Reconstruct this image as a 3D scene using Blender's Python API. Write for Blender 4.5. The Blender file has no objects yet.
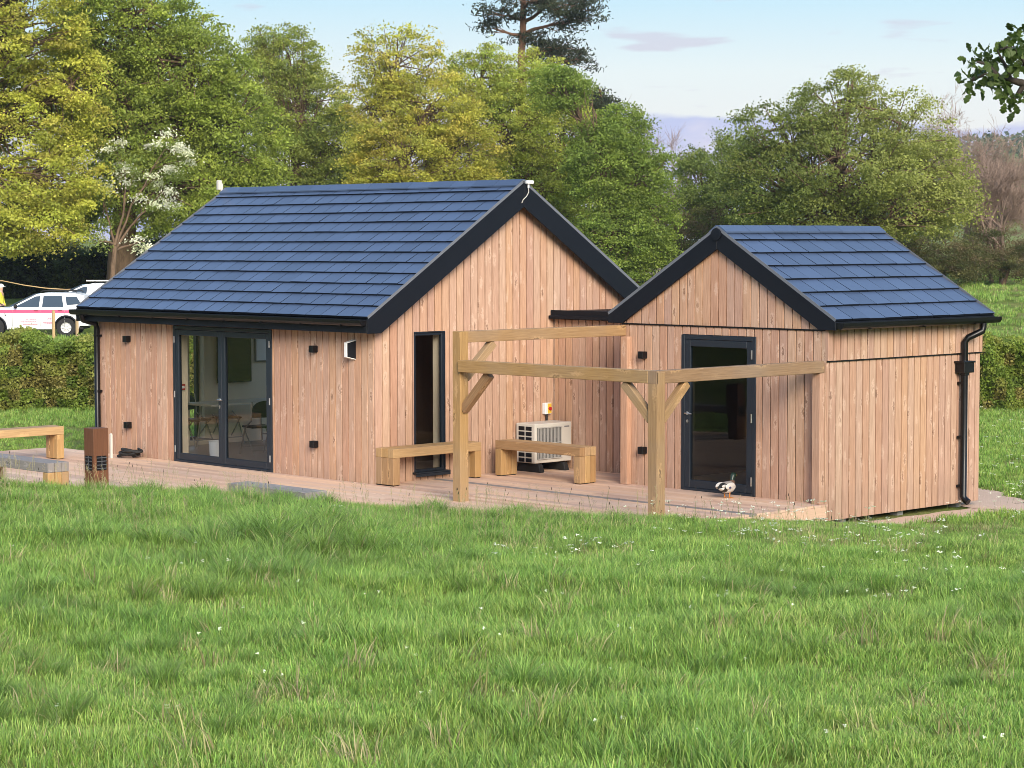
import bpy, math, random
import numpy as np
from mathutils import Vector, Matrix

random.seed(7)
rng = np.random.default_rng(7)
SC = bpy.context.scene
HAZE = .0002
COL = SC.collection

# ------------------------------------------------------------------ view
FOC, PITCH, ROLL, YAW = 2278.0, math.radians(3.6232), math.radians(-0.0817), math.radians(-46.0824)
CX, CY, CZ = 24.3217, -20.7447, 3.4354
FX, FY = math.sin(YAW), math.cos(YAW)          # horizontal viewing direction
RX, RY = math.cos(YAW), -math.sin(YAW)         # horizontal direction to the side of it


def ground_xy(s, D):
    """World x, y of a spot D metres ahead of and s metres beside the photographer."""
    return CX + FX * D + RX * s, CY + FY * D + RY * s


def away(px, D):
    return ground_xy((px - 512) / FOC * D, D)


def zat(py, D):
    return CZ + D * (239.8 - py) / FOC


# ------------------------------------------------------------------ terrain
def smooth(t):
    t = np.clip(t, 0, 1)
    return t * t * (3 - 2 * t)


def gz(x, y):
    x = np.asarray(x, float); y = np.asarray(y, float)
    dx, dy = x - CX, y - CY
    D = dx * FX + dy * FY
    s = dx * RX + dy * RY
    zc = np.interp(s, [-12, -5.6, -3.06, -.57, 1.57, 3.2, 5.4, 9], [.87, .76, .58, .385, .33, .26, .16, .11])
    bump = (.035 * np.sin(x * 1.7 + 1.3 * np.sin(y * .9)) + .03 * np.sin(y * 2.1 + x * .6) + .02 * np.sin(x * 4.1 - y * 3.3))
    near = 1.84 + (zc - 1.84) * np.clip(D / 25.0, -.3, 1.0) + bump * smooth((26 - D) / 4)
    Df = np.interp(s, [-4.5, .8, 2.8], [26.3, 26.4, 29.3])
    zb = np.interp(s, [.8, 2.8], [-.2, -.3])
    low = zb + (-.3 - zb) * smooth((D - 36) / 6)
    t = smooth((D - 25.0) / (Df - 25.0))
    z = near * (1 - t) + low * t
    q = s / np.maximum(D, 1)
    wl = smooth((-.02 - q) / .08)
    right = np.interp(D, [45, 62, 125, 300, 800, 3000], [-.3, -.3, 1.65, 2.6, 3.0, 3.2])
    left = np.interp(D, [45, 60, 88, 97, 130, 300, 800, 3000], [-.3, -.17, -.17, .85, 1.6, 2.6, 3.0, 3.2])
    far = left * wl + right * (1 - wl)
    f = smooth((D - 44) / 14)
    z = z * (1 - f) + far * f
    z = z + f * .05 * (np.sin(x * .7) + np.sin(y * .9 + x * .3)) * (D < 200)
    return z


def gz1(x, y):
    return float(gz(np.array([x]), np.array([y]))[0])


# ------------------------------------------------------------------ materials
def new_mat(name):
    m = bpy.data.materials.new(name)
    m.use_nodes = True
    nt = m.node_tree
    for n in list(nt.nodes):
        nt.nodes.remove(n)
    out = nt.nodes.new('ShaderNodeOutputMaterial')
    return m, nt, out


def N(nt, typ, ins=None, **kw):
    n = nt.nodes.new(typ)
    for k, v in kw.items():
        setattr(n, k, v)
    if ins:
        for k, v in ins.items():
            if isinstance(v, bpy.types.NodeSocket):
                nt.links.new(v, n.inputs[k])
            else:
                n.inputs[k].default_value = v
    return n


def ramp(nt, fac, stops, interp='LINEAR'):
    n = nt.nodes.new('ShaderNodeValToRGB')
    cr = n.color_ramp
    cr.interpolation = interp
    while len(cr.elements) < len(stops):
        cr.elements.new(.5)
    for e, (p, c) in zip(cr.elements, stops):
        e.position = p
        e.color = (c[0], c[1], c[2], 1) if not isinstance(c, (int, float)) else (c, c, c, 1)
    nt.links.new(fac, n.inputs['Fac'])
    return n.outputs['Color']


def mixc(nt, fac, a, b, mode='MIX'):
    n = nt.nodes.new('ShaderNodeMix')
    n.data_type = 'RGBA'
    n.blend_type = mode
    for key, v in ((0, fac), (6, a), (7, b)):
        if isinstance(v, bpy.types.NodeSocket):
            nt.links.new(v, n.inputs[key])
        elif key == 0:
            n.inputs[0].default_value = v
        else:
            n.inputs[key].default_value = (v[0], v[1], v[2], 1)
    return n.outputs[2]


def math_(nt, op, a, b=None, c=None):
    n = nt.nodes.new('ShaderNodeMath')
    n.operation = op
    for i, v in enumerate((a, b, c)):
        if v is None:
            continue
        if isinstance(v, bpy.types.NodeSocket):
            nt.links.new(v, n.inputs[i])
        else:
            n.inputs[i].default_value = v
    return n.outputs[0]


def plain(name, col, rough=.5, metal=0.0, spec=.5, noise=.08, scale=9.0, bump=0.0):
    m, nt, out = new_mat(name)
    tc = N(nt, 'ShaderNodeNewGeometry')
    nz = N(nt, 'ShaderNodeTexNoise', {'Vector': tc.outputs['Position'], 'Scale': scale, 'Detail': 5})
    c = mixc(nt, nz.outputs['Fac'], [v * (1 - noise) for v in col], [v * (1 + noise) for v in col])
    r = math_(nt, 'MULTIPLY_ADD', nz.outputs['Fac'], .16, rough - .08)
    b = N(nt, 'ShaderNodeBsdfPrincipled', {'Base Color': c, 'Roughness': r, 'Metallic': metal, 'Specular IOR Level': spec})
    if bump:
        bp = N(nt, 'ShaderNodeBump', {'Height': nz.outputs['Fac'], 'Strength': bump, 'Distance': .01})
        nt.links.new(bp.outputs[0], b.inputs['Normal'])
    nt.links.new(b.outputs[0], out.inputs[0])
    return m


def wood(name, light, dark, rough=.62, knots=1.0, pale=None, streak=.5, weather=0.0, var=.35, splash=0.0):
    """Sawn timber: UV v runs along the grain; 'rnd' is one random number per board."""
    m, nt, out = new_mat(name)
    uv = N(nt, 'ShaderNodeUVMap').outputs[0]
    rnd = N(nt, 'ShaderNodeAttribute', attribute_name='rnd').outputs['Fac']
    # grain: noise stretched along v
    mp = N(nt, 'ShaderNodeMapping', {'Vector': uv, 'Scale': (34, 1.3, 1)})
    wv = N(nt, 'ShaderNodeTexNoise', {'Vector': mp.outputs[0], 'Scale': 2.2, 'Detail': 6, 'Roughness': .62, 'Distortion': .6})
    mp2 = N(nt, 'ShaderNodeMapping', {'Vector': uv, 'Scale': (9, .55, 1)})
    big = N(nt, 'ShaderNodeTexNoise', {'Vector': mp2.outputs[0], 'Scale': 1.6, 'Detail': 3})
    c = ramp(nt, wv.outputs['Fac'], [(.3, dark), (.68, light)])
    c = mixc(nt, math_(nt, 'MULTIPLY', big.outputs['Fac'], streak), c, [v * .62 for v in light])
    # board to board difference
    v1 = math_(nt, 'MULTIPLY_ADD', rnd, var, 1 - var * .6)
    hs = N(nt, 'ShaderNodeHueSaturation', {'Hue': math_(nt, 'MULTIPLY_ADD', rnd, .012, .494), 'Saturation': math_(nt, 'MULTIPLY_ADD', math_(nt, 'FRACT', math_(nt, 'MULTIPLY', rnd, 7.3)), .18, .9), 'Value': v1, 'Color': c})
    c = hs.outputs[0]
    if knots > 0:
        mk = N(nt, 'ShaderNodeMapping', {'Vector': uv, 'Scale': (9.0, 2.6, 1)})
        dist = N(nt, 'ShaderNodeTexNoise', {'Vector': uv, 'Scale': 26.0, 'Detail': 2})
        off = N(nt, 'ShaderNodeVectorMath', {0: dist.outputs['Color'], 1: (.7, .45, 0)}, operation='MULTIPLY')
        add = N(nt, 'ShaderNodeVectorMath', {0: mk.outputs[0], 1: off.outputs[0]}, operation='ADD')
        vo = N(nt, 'ShaderNodeTexVoronoi', {'Vector': add.outputs[0], 'Scale': 1.0, 'Randomness': 1.0})
        sel = math_(nt, 'GREATER_THAN', N(nt, 'ShaderNodeSeparateColor', {0: vo.outputs['Color']}).outputs[0], 1 - .85 * knots)
        halo = math_(nt, 'MULTIPLY', ramp(nt, vo.outputs['Distance'], [(.14, 0), (.22, 1), (.36, 0)]), sel)
        c = mixc(nt, math_(nt, 'MULTIPLY', halo, .45), c, pale or [min(1, v * 1.55) for v in light])
        core = math_(nt, 'MULTIPLY', ramp(nt, vo.outputs['Distance'], [(.08, 1), (.18, 0)]), sel)
        c = mixc(nt, math_(nt, 'MULTIPLY', core, .62), c, [v * .38 for v in dark])
    if weather:
        g = N(nt, 'ShaderNodeNewGeometry')
        nz = N(nt, 'ShaderNodeTexNoise', {'Vector': g.outputs['Position'], 'Scale': 1.1, 'Detail': 5})
        c = mixc(nt, math_(nt, 'MULTIPLY', ramp(nt, nz.outputs['Fac'], [(.42, 0), (.68, 1)]), weather), c, (.27, .23, .19))
    if splash:      # rain splash and dirt on the lowest boards ends
        g = N(nt, 'ShaderNodeNewGeometry')
        zz = N(nt, 'ShaderNodeSeparateXYZ', {0: g.outputs['Position']}).outputs[2]
        nz = N(nt, 'ShaderNodeTexNoise', {'Vector': g.outputs['Position'], 'Scale': 7.0, 'Detail': 6, 'Roughness': .7})
        lowf = ramp(nt, math_(nt, 'ADD', zz, math_(nt, 'MULTIPLY_ADD', nz.outputs['Fac'], -.5, .25)), [(0.0, 1), (.3, 0)])
        c = mixc(nt, math_(nt, 'MULTIPLY', lowf, splash), c, (.19, .14, .105))
    bp = N(nt, 'ShaderNodeBump', {'Height': wv.outputs['Fac'], 'Strength': .25, 'Distance': .004})
    b = N(nt, 'ShaderNodeBsdfPrincipled', {'Base Color': c, 'Roughness': rough, 'Specular IOR Level': .25, 'Normal': bp.outputs[0]})
    nt.links.new(b.outputs[0], out.inputs[0])
    return m


def glass_mat(name, tint=(.97, .98, .97)):
    m, nt, out = new_mat(name)
    fr = N(nt, 'ShaderNodeFresnel', {'IOR': 1.52})
    f = math_(nt, 'MULTIPLY_ADD', fr.outputs[0], .75, .0)
    tr = N(nt, 'ShaderNodeBsdfTransparent', {'Color': (*tint, 1)})
    gl = N(nt, 'ShaderNodeBsdfGlossy', {'Color': (1, 1, 1, 1), 'Roughness': .012})
    g = N(nt, 'ShaderNodeNewGeometry')
    nz = N(nt, 'ShaderNodeTexNoise', {'Vector': g.outputs['Position'], 'Scale': 1.6, 'Detail': 1})
    bp = N(nt, 'ShaderNodeBump', {'Height': nz.outputs['Fac'], 'Strength': .08, 'Distance': .02})
    nt.links.new(bp.outputs[0], gl.inputs['Normal'])
    mx = N(nt, 'ShaderNodeMixShader', {0: f, 1: tr.outputs[0], 2: gl.outputs[0]})
    nt.links.new(mx.outputs[0], out.inputs[0])
    return m


def leaf_mat(name, trans=.35, rough=.55, gain=1.0):
    m, nt, out = new_mat(name)
    a = N(nt, 'ShaderNodeAttribute', attribute_name='col')
    c = a.outputs['Color']
    if gain != 1.0:
        c = mixc(nt, 1.0, c, (gain, gain, gain), 'MULTIPLY')
    b = N(nt, 'ShaderNodeBsdfPrincipled', {'Base Color': c, 'Roughness': rough, 'Specular IOR Level': .3})
    t = N(nt, 'ShaderNodeBsdfTranslucent', {'Color': mixc(nt, 1.0, c, (1.25, 1.3, .7), 'MULTIPLY')})
    mx = N(nt, 'ShaderNodeMixShader', {0: trans, 1: b.outputs[0], 2: t.outputs[0]})
    nt.links.new(mx.outputs[0], out.inputs[0])
    return m


def bark_mat(name, col, scale=6.0):
    m, nt, out = new_mat(name)
    g = N(nt, 'ShaderNodeNewGeometry')
    mp = N(nt, 'ShaderNodeMapping', {'Vector': g.outputs['Position'], 'Scale': (1, 1, .3)})
    nz = N(nt, 'ShaderNodeTexNoise', {'Vector': mp.outputs[0], 'Scale': scale, 'Detail': 8, 'Roughness': .7})
    c = ramp(nt, nz.outputs['Fac'], [(.3, [v * .45 for v in col]), (.7, [v * 1.25 for v in col])])
    bp = N(nt, 'ShaderNodeBump', {'Height': nz.outputs['Fac'], 'Strength': .7, 'Distance': .05})
    b = N(nt, 'ShaderNodeBsdfPrincipled', {'Base Color': c, 'Roughness': .9, 'Specular IOR Level': .15, 'Normal': bp.outputs[0]})
    nt.links.new(b.outputs[0], out.inputs[0])
    return m


M = {}
M['clad'] = wood('larch_cladding', (.575, .362, .25), (.36, .205, .13), knots=.85, pale=(.68, .50, .38), streak=.22, var=.15, splash=.22)
M['oak'] = wood('pergola_timber', (.405, .25, .12), (.23, .133, .06), knots=.7, streak=.5, var=.3, weather=.3)
M['bench'] = wood('bench_timber', (.47, .295, .14), (.31, .185, .08), knots=.35, streak=.4, var=.3)
M['bollard'] = wood('bollard_timber', (.19, .09, .045), (.11, .05, .024), knots=.3, streak=.5, var=.3)
M['deck'] = wood('deck_boards', (.74, .505, .365), (.60, .40, .28), knots=.2, streak=.3, var=.3, rough=.75, weather=.12)
M['greyboard'] = wood('weathered_sheen_board', (.30, .27, .25), (.22, .2, .18), knots=.2, streak=.3, var=.2)  # also serves two benches as painted sky sheen
M['stake'] = wood('stake_timber', (.60, .43, .22), (.45, .3, .14), knots=.2)
M['membrane'] = plain('breather_membrane', (.012, .011, .010), .9)
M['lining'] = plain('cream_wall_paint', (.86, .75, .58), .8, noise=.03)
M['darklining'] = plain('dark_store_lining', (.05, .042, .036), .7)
M['dimming_partition'] = plain('brown_dimming_partition', (.13, .09, .065), .7)  # dark coat of the wall added to dim the gable window
M['floorboards'] = plain('vinyl_floor', (.34, .29, .25), .35, noise=.15, scale=3)
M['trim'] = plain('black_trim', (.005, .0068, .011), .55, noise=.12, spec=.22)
M['gutter'] = plain('black_gutter', (.003, .003, .004), .35, spec=.35)
M['frame'] = plain('anthracite_frame', (.009, .015, .024), .42, noise=.05)
M['verge'] = plain('grey_verge_strip', (.13, .14, .16), .45)
M['steel'] = plain('brushed_steel', (.6, .6, .6), .3, 1.0)
M['glass'] = glass_mat('clear_glass')
M['white'] = plain('white_plastic', (.78, .78, .76), .4, noise=.03)
M['cream'] = plain('cream_metal', (.56, .53, .47), .45, noise=.04)
M['grey'] = plain('grey_plastic', (.22, .22, .22), .5)
M['black'] = plain('black_rubber', (.012, .012, .012), .75)
M['yellow'] = plain('yellow_plate', (.75, .48, .04), .45)
M['red'] = plain('red_switch', (.45, .02, .015), .4)
M['table'] = plain('table_top_laminate', (.8, .77, .7), .35)
M['seat'] = plain('chair_vinyl', (.02, .028, .02), .5)
M['chrome'] = plain('chair_tube', (.45, .43, .38), .35, .8)
M['screen'] = plain('screen_black', (.004, .004, .005), .12)


def tile_mat():
    m, nt, out = new_mat('slate_tile')
    rnd = N(nt, 'ShaderNodeAttribute', attribute_name='rnd').outputs['Fac']
    g = N(nt, 'ShaderNodeNewGeometry')
    nz = N(nt, 'ShaderNodeTexNoise', {'Vector': g.outputs['Position'], 'Scale': 14, 'Detail': 6, 'Roughness': .65})
    c = mixc(nt, nz.outputs['Fac'], (.043, .066, .122), (.067, .10, .174))
    c = N(nt, 'ShaderNodeHueSaturation', {'Value': math_(nt, 'MULTIPLY_ADD', rnd, .28, .86), 'Color': c}).outputs[0]
    r = math_(nt, 'MULTIPLY_ADD', nz.outputs['Fac'], .2, .26)
    bp = N(nt, 'ShaderNodeBump', {'Height': nz.outputs['Fac'], 'Strength': .2, 'Distance': .004})
    b = N(nt, 'ShaderNodeBsdfPrincipled', {'Base Color': c, 'Roughness': r, 'Specular IOR Level': .55, 'Normal': bp.outputs[0]})
    nt.links.new(b.outputs[0], out.inputs[0])
    return m


M['tile'] = tile_mat()


# ------------------------------------------------------------------ mesh builder
class MB:
    def __init__(self):
        self.v, self.f, self.m, self.r, self.uv = [], [], [], [], []
        self.sm = []

    def face(self, pts, mat=0, rnd=.5, uv=None, smooth=False):
        i = len(self.v)
        self.v.extend([tuple(p) for p in pts])
        self.f.append(tuple(range(i, i + len(pts))))
        self.m.append(mat); self.r.append(rnd); self.sm.append(smooth)
        self.uv.append(uv if uv else [(0, 0)] * len(pts))

    def poly(self, verts, faces, mat=0, rnd=.5, uvs=None, smooth=False):
        i = len(self.v)
        self.v.extend([tuple(p) for p in verts])
        for k, fc in enumerate(faces):
            self.f.append(tuple(i + j for j in fc))
            self.m.append(mat); self.r.append(rnd); self.sm.append(smooth)
            self.uv.append(uvs[k] if uvs else [(0, 0)] * len(fc))

    def box(self, c, s, mat=0, rot=None, grain=None, rnd=None, taper=None):
        """centre, size; rot 3x3 Matrix; grain = axis index the wood grain follows"""
        if rnd is None:
            rnd = random.random()
        sx, sy, sz = s[0] / 2, s[1] / 2, s[2] / 2
        L = [(x, y, z) for z in (-sz, sz) for y in (-sy, sy) for x in (-sx, sx)]
        if taper:
            L = [(x * (taper if z > 0 else 1), y * (taper if z > 0 else 1), z) for x, y, z in L]
        F = [(0, 2, 3, 1), (4, 5, 7, 6), (0, 1, 5, 4), (2, 6, 7, 3), (0, 4, 6, 2), (1, 3, 7, 5)]
        if grain is None:
            grain = max(range(3), key=lambda i: s[i])
        ou, ov = rnd * 13.7, rnd * 29.1
        uvs = []
        for fc in F:
            P = [L[i] for i in fc]
            flat = [a for a in range(3) if max(p[a] for p in P) - min(p[a] for p in P) < 1e-6]
            k = flat[0] if flat else 2
            ax = [a for a in range(3) if a != k]
            if grain in ax:
                va = grain; ua = [a for a in ax if a != grain][0]
            else:
                ua, va = ax
            uvs.append([(p[ua] + ou + k * .31, p[va] + ov) for p in P])
        c = Vector(c)
        if rot is not None:
            V = [c + rot @ Vector(p) for p in L]
        else:
            V = [c + Vector(p) for p in L]
        self.poly(V, F, mat, rnd, uvs)

    def beam(self, p, q, w, h, mat=0, up=(0, 0, 1), rnd=None):
        p, q = Vector(p), Vector(q)
        d = q - p
        z = d.normalized()
        x = z.cross(Vector(up))
        if x.length < 1e-5:
            x = z.cross(Vector((1, 0, 0)))
        x.normalize()
        y = z.cross(x)
        R = Matrix((x, y, z)).transposed()
        self.box((p + q) / 2, (w, h, d.length), mat, R, 2, rnd)

    def prism(self, prof, a, b, mat=0, rnd=.5, smooth=False, cap=True):
        """prof: list of 3D offsets ring at a, same ring moved to b"""
        a, b = Vector(a), Vector(b)
        n = len(prof)
        V = [a + Vector(p) for p in prof] + [b + Vector(p) for p in prof]
        F = [(i, (i + 1) % n, n + (i + 1) % n, n + i) for i in range(n)]
        self.poly(V, F, mat, rnd, None, smooth)
        if cap:
            self.poly(V, [tuple(range(n - 1, -1, -1)), tuple(range(n, 2 * n))], mat, rnd)

    def tube(self, pts, rad, n=8, mat=0, smooth=True, cap=True, rnd=.5):
        pts = [Vector(p) for p in pts]
        if not isinstance(rad, (list, tuple)):
            rad = [rad] * len(pts)
        V = []
        ref = None
        for i, p in enumerate(pts):
            d = (pts[min(i + 1, len(pts) - 1)] - pts[max(i - 1, 0)]).normalized()
            if ref is None:
                ref = d.orthogonal().normalized()
            ref = (ref - d * ref.dot(d))
            if ref.length < 1e-4:
                ref = d.orthogonal()
            ref.normalize()
            o = d.cross(ref)
            for k in range(n):
                t = 2 * math.pi * k / n
                V.append(p + (ref * math.cos(t) + o * math.sin(t)) * rad[i])
        F = []
        for i in range(len(pts) - 1):
            for k in range(n):
                F.append((i * n + k, i * n + (k + 1) % n, (i + 1) * n + (k + 1) % n, (i + 1) * n + k))
        self.poly(V, F, mat, rnd, None, smooth)
        if cap:
            e = (len(pts) - 1) * n
            self.poly(V, [tuple(range(n - 1, -1, -1)), tuple(range(e, e + n))], mat, rnd)

    def lathe(self, prof, c, axis=(0, 0, 1), n=16, mat=0, smooth=False):
        """prof: (r, h) along axis"""
        c, ax = Vector(c), Vector(axis).normalized()
        a = ax.orthogonal().normalized(); b = ax.cross(a)
        V = []
        for r, h in prof:
            for k in range(n):
                t = 2 * math.pi * k / n
                V.append(c + ax * h + (a * math.cos(t) + b * math.sin(t)) * max(r, 1e-4))
        F = [(i * n + k, i * n + (k + 1) % n, (i + 1) * n + (k + 1) % n, (i + 1) * n + k) for i in range(len(prof) - 1) for k in range(n)]
        self.poly(V, F, mat, .5, None, smooth)

    def ball(self, c, r, mat=0, n=12, m=8, smooth=True):
        c = Vector(c)
        r = Vector(r) if isinstance(r, (tuple, list)) else Vector((r, r, r))
        V = [c + Vector((0, 0, -r.z))]
        for i in range(1, m):
            t = math.pi * i / m
            for k in range(n):
                p = 2 * math.pi * k / n
                V.append(c + Vector((r.x * math.sin(t) * math.cos(p), r.y * math.sin(t) * math.sin(p), -r.z * math.cos(t))))
        V.append(c + Vector((0, 0, r.z)))
        F = []
        for k in range(n):
            F.append((0, 1 + (k + 1) % n, 1 + k))
            for i in range(m - 2):
                a = 1 + i * n
                F.append((a + k, a + (k + 1) % n, a + n + (k + 1) % n, a + n + k))
            F.append((len(V) - 1, 1 + (m - 2) * n + k, 1 + (m - 2) * n + (k + 1) % n))
        self.poly(V, F, mat, .5, None, smooth)

    def build(self, name, mats, parent=None, bevel=0.0, segs=1):
        me = bpy.data.meshes.new(name)
        me.from_pydata(self.v, [], self.f)
        for mt in (mats if isinstance(mats, (list, tuple)) else [mats]):
            me.materials.append(mt)
        me.polygons.foreach_set('material_index', self.m)
        me.polygons.foreach_set('use_smooth', self.sm)
        at = me.attributes.new('rnd', 'FLOAT', 'FACE')
        at.data.foreach_set('value', self.r)
        uvl = me.uv_layers.new(name='UVMap')
        uvl.data.foreach_set('uv', [c for f in self.uv for u in f for c in u])
        me.update()
        ob = bpy.data.objects.new(name, me)
        COL.objects.link(ob)
        if parent:
            ob.parent = parent
        if bevel:
            bv = ob.modifiers.new('edge', 'BEVEL')
            bv.width = bevel; bv.segments = segs; bv.limit_method = 'ANGLE'
        return ob


def np_mesh(name, V, F, mats, col=None, parent=None, mi=None, smooth=False, link=True):
    """V (N,3), F (M,k) numpy arrays, col (N,3) point colours"""
    me = bpy.data.meshes.new(name)
    V = np.asarray(V, np.float32); F = np.asarray(F, np.int32)
    k = F.shape[1]
    me.vertices.add(len(V)); me.vertices.foreach_set('co', V.ravel())
    me.loops.add(F.size); me.loops.foreach_set('vertex_index', F.ravel())
    me.polygons.add(len(F))
    me.polygons.foreach_set('loop_start', np.arange(0, F.size, k, dtype=np.int32))
    me.polygons.foreach_set('loop_total', np.full(len(F), k, np.int32))
    for mt in (mats if isinstance(mats, (list, tuple)) else [mats]):
        me.materials.append(mt)
    if mi is not None:
        me.polygons.foreach_set('material_index', np.asarray(mi, np.int32))
    me.update(calc_edges=True)
    me.polygons.foreach_set('use_smooth', np.full(len(F), smooth, bool))
    if col is not None:
        a = me.attributes.new('col', 'FLOAT_COLOR', 'POINT')
        c4 = np.ones((len(V), 4), np.float32); c4[:, :3] = col
        a.data.foreach_set('color', c4.ravel())
    ob = bpy.data.objects.new(name, me)
    if link:
        COL.objects.link(ob)
    if parent:
        ob.parent = parent
    return ob


def tag(o, label, cat, group=None, kind=None):
    o['label'] = label; o['category'] = cat
    if group:
        o['group'] = group
    if kind:
        o['kind'] = kind
    return o


def thing(name, label, cat, loc=(0, 0, 0), rotz=0.0, group=None):
    o = bpy.data.objects.new(name, None)
    o.empty_display_size = .2
    COL.objects.link(o)
    o.location = loc; o.rotation_euler = (0, 0, rotz)
    return tag(o, label, cat, group)


def copy_tree(o, parent=None):
    c = o.copy(); COL.objects.link(c)
    c.parent = parent
    for ch in list(o.children):
        copy_tree(ch, c)
    return c


def structure(o, label=None):
    o['kind'] = 'structure'
    if label:
        o['label'] = label
    return o

# ------------------------------------------------------------------ cladding and walls
PITCH_B = .142


def clad(mb, O, A, Nn, a0, a1, zb, top, openings=(), mat=0, phase=0.0, depth=.022):
    """Vertical boards with a shallow V between them. O origin, A along the wall, Nn outward; face plane at O."""
    O, A, Nn = Vector(O), Vector(A), Vector(Nn)
    up = Vector((0, 0, 1))
    edges = []
    a = a0 + phase
    if phase > 0:
        edges.append((a0, a))
    while a < a1 - 1e-6:
        edges.append((a, min(a + PITCH_B, a1)))
        a += PITCH_B
    for (b0, b1) in edges:
        rnd = random.random()
        cuts = sorted({b0, b1, *[t for o in openings for t in (o[0], o[1]) if b0 < t < b1]})
        for c0, c1 in zip(cuts[:-1], cuts[1:]):
            if c1 - c0 < .004:
                continue
            g0 = .0095 if c0 == b0 else 0
            g1 = .0095 if c1 == b1 else 0
            ch0 = .0015 if c0 == b0 else 0.001
            ch1 = .0015 if c1 == b1 else 0.001
            mid = (c0 + c1) / 2
            cutz = sorted([(o[2], o[3]) for o in openings if o[0] < mid < o[1]])
            spans, z = [], zb
            for lo, hi in cutz:
                if lo > z + .003:
                    spans.append((z, lo, False))
                z = max(z, hi)
            spans.append((z, None, True))
            for z0, z1, istop in spans:
                x0, x1 = c0 + g0, c1 - g1
                t0 = top(x0) if istop else z1
                t1 = top(x1) if istop else z1
                if min(t0, t1) - z0 < .01:
                    continue
                def P(aa, zz, dd):
                    return O + A * aa + up * zz + Nn * dd
                e = .003
                d1 = -.008
                V = [P(x0, z0, -depth), P(x1, z0, -depth), P(x1, t1, -depth), P(x0, t0, -depth),
                     P(x0, z0, d1), P(x1, z0, d1), P(x1, t1, d1), P(x0, t0, d1),
                     P(x0 + ch0, z0 + e, 0), P(x1 - ch1, z0 + e, 0), P(x1 - ch1, t1 - e, 0), P(x0 + ch0, t0 - e, 0)]
                F = [(0, 1, 5, 4), (1, 2, 6, 5), (2, 3, 7, 6), (3, 0, 4, 7),
                     (4, 5, 9, 8), (5, 6, 10, 9), (6, 7, 11, 10), (7, 4, 8, 11), (8, 9, 10, 11)]
                la = [x0, x1, x1, x0, x0, x1, x1, x0, x0 + ch0, x1 - ch1, x1 - ch1, x0 + ch0]
                lz = [z0, z0, t1, t0, z0, z0, t1, t0, z0, z0, t1, t0]
                uvs = [[(la[i] - b0 + rnd * 17.3, lz[i] + rnd * 31.7) for i in fc] for fc in F]
                mb.poly(V, F, mat, rnd, uvs)


def core(mb, O, A, Nn, a0, a1, zb, top, openings, d0, d1, mat, brk=()):
    """Solid wall layer between depths d0 and d1 behind the face, with openings cut out."""
    O, A, Nn = Vector(O), Vector(A), Vector(Nn)
    up = Vector((0, 0, 1))
    cuts = sorted({a0, a1, *brk, *[t for o in openings for t in (o[0], o[1]) if a0 < t < a1]})
    for c0, c1 in zip(cuts[:-1], cuts[1:]):
        mid = (c0 + c1) / 2
        z = zb
        spans = []
        for lo, hi in sorted((o[2], o[3]) for o in openings if o[0] < mid < o[1]):
            if lo > z + .003:
                spans.append((z, lo, lo))
            z = max(z, hi)
        spans.append((z, top(c0), top(c1)))
        for z0, t0, t1 in spans:
            if max(t0, t1) - z0 < .005:
                continue
            V = []
            for d in (d0, d1):
                V += [O + A * c0 + up * z0 - Nn * d, O + A * c1 + up * z0 - Nn * d, O + A * c1 + up * t1 - Nn * d, O + A * c0 + up * t0 - Nn * d]
            mb.poly(V, [(0, 1, 2, 3), (7, 6, 5, 4), (0, 4, 5, 1), (1, 5, 6, 2), (2, 6, 7, 3), (3, 7, 4, 0)], mat)


def wall(parent, O, A, Nn, a0, a1, zb, top, openings=(), brk=(), core_in=0.0, core_out=0.0, phase=0.0, name='wall', clads=None, thick=.27, lining='lining'):
    mb = MB()
    if clads is None:
        clad(mb, O, A, Nn, a0, a1, zb, top, openings, 0, phase)
    else:
        for fn in clads:
            fn(mb)
    ca0, ca1 = a0 + core_in, a1 - core_out
    tp = lambda a: top(a) - .02
    core(mb, O, A, Nn, ca0, ca1, zb + .02, tp, openings, .0232, .11, 1, brk)
    core(mb, O, A, Nn, ca0, ca1, zb + .02, tp, openings, .11, thick, 2, brk)
    return mb.build(name, [M['clad'], M['membrane'], M[lining]], parent)


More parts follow.
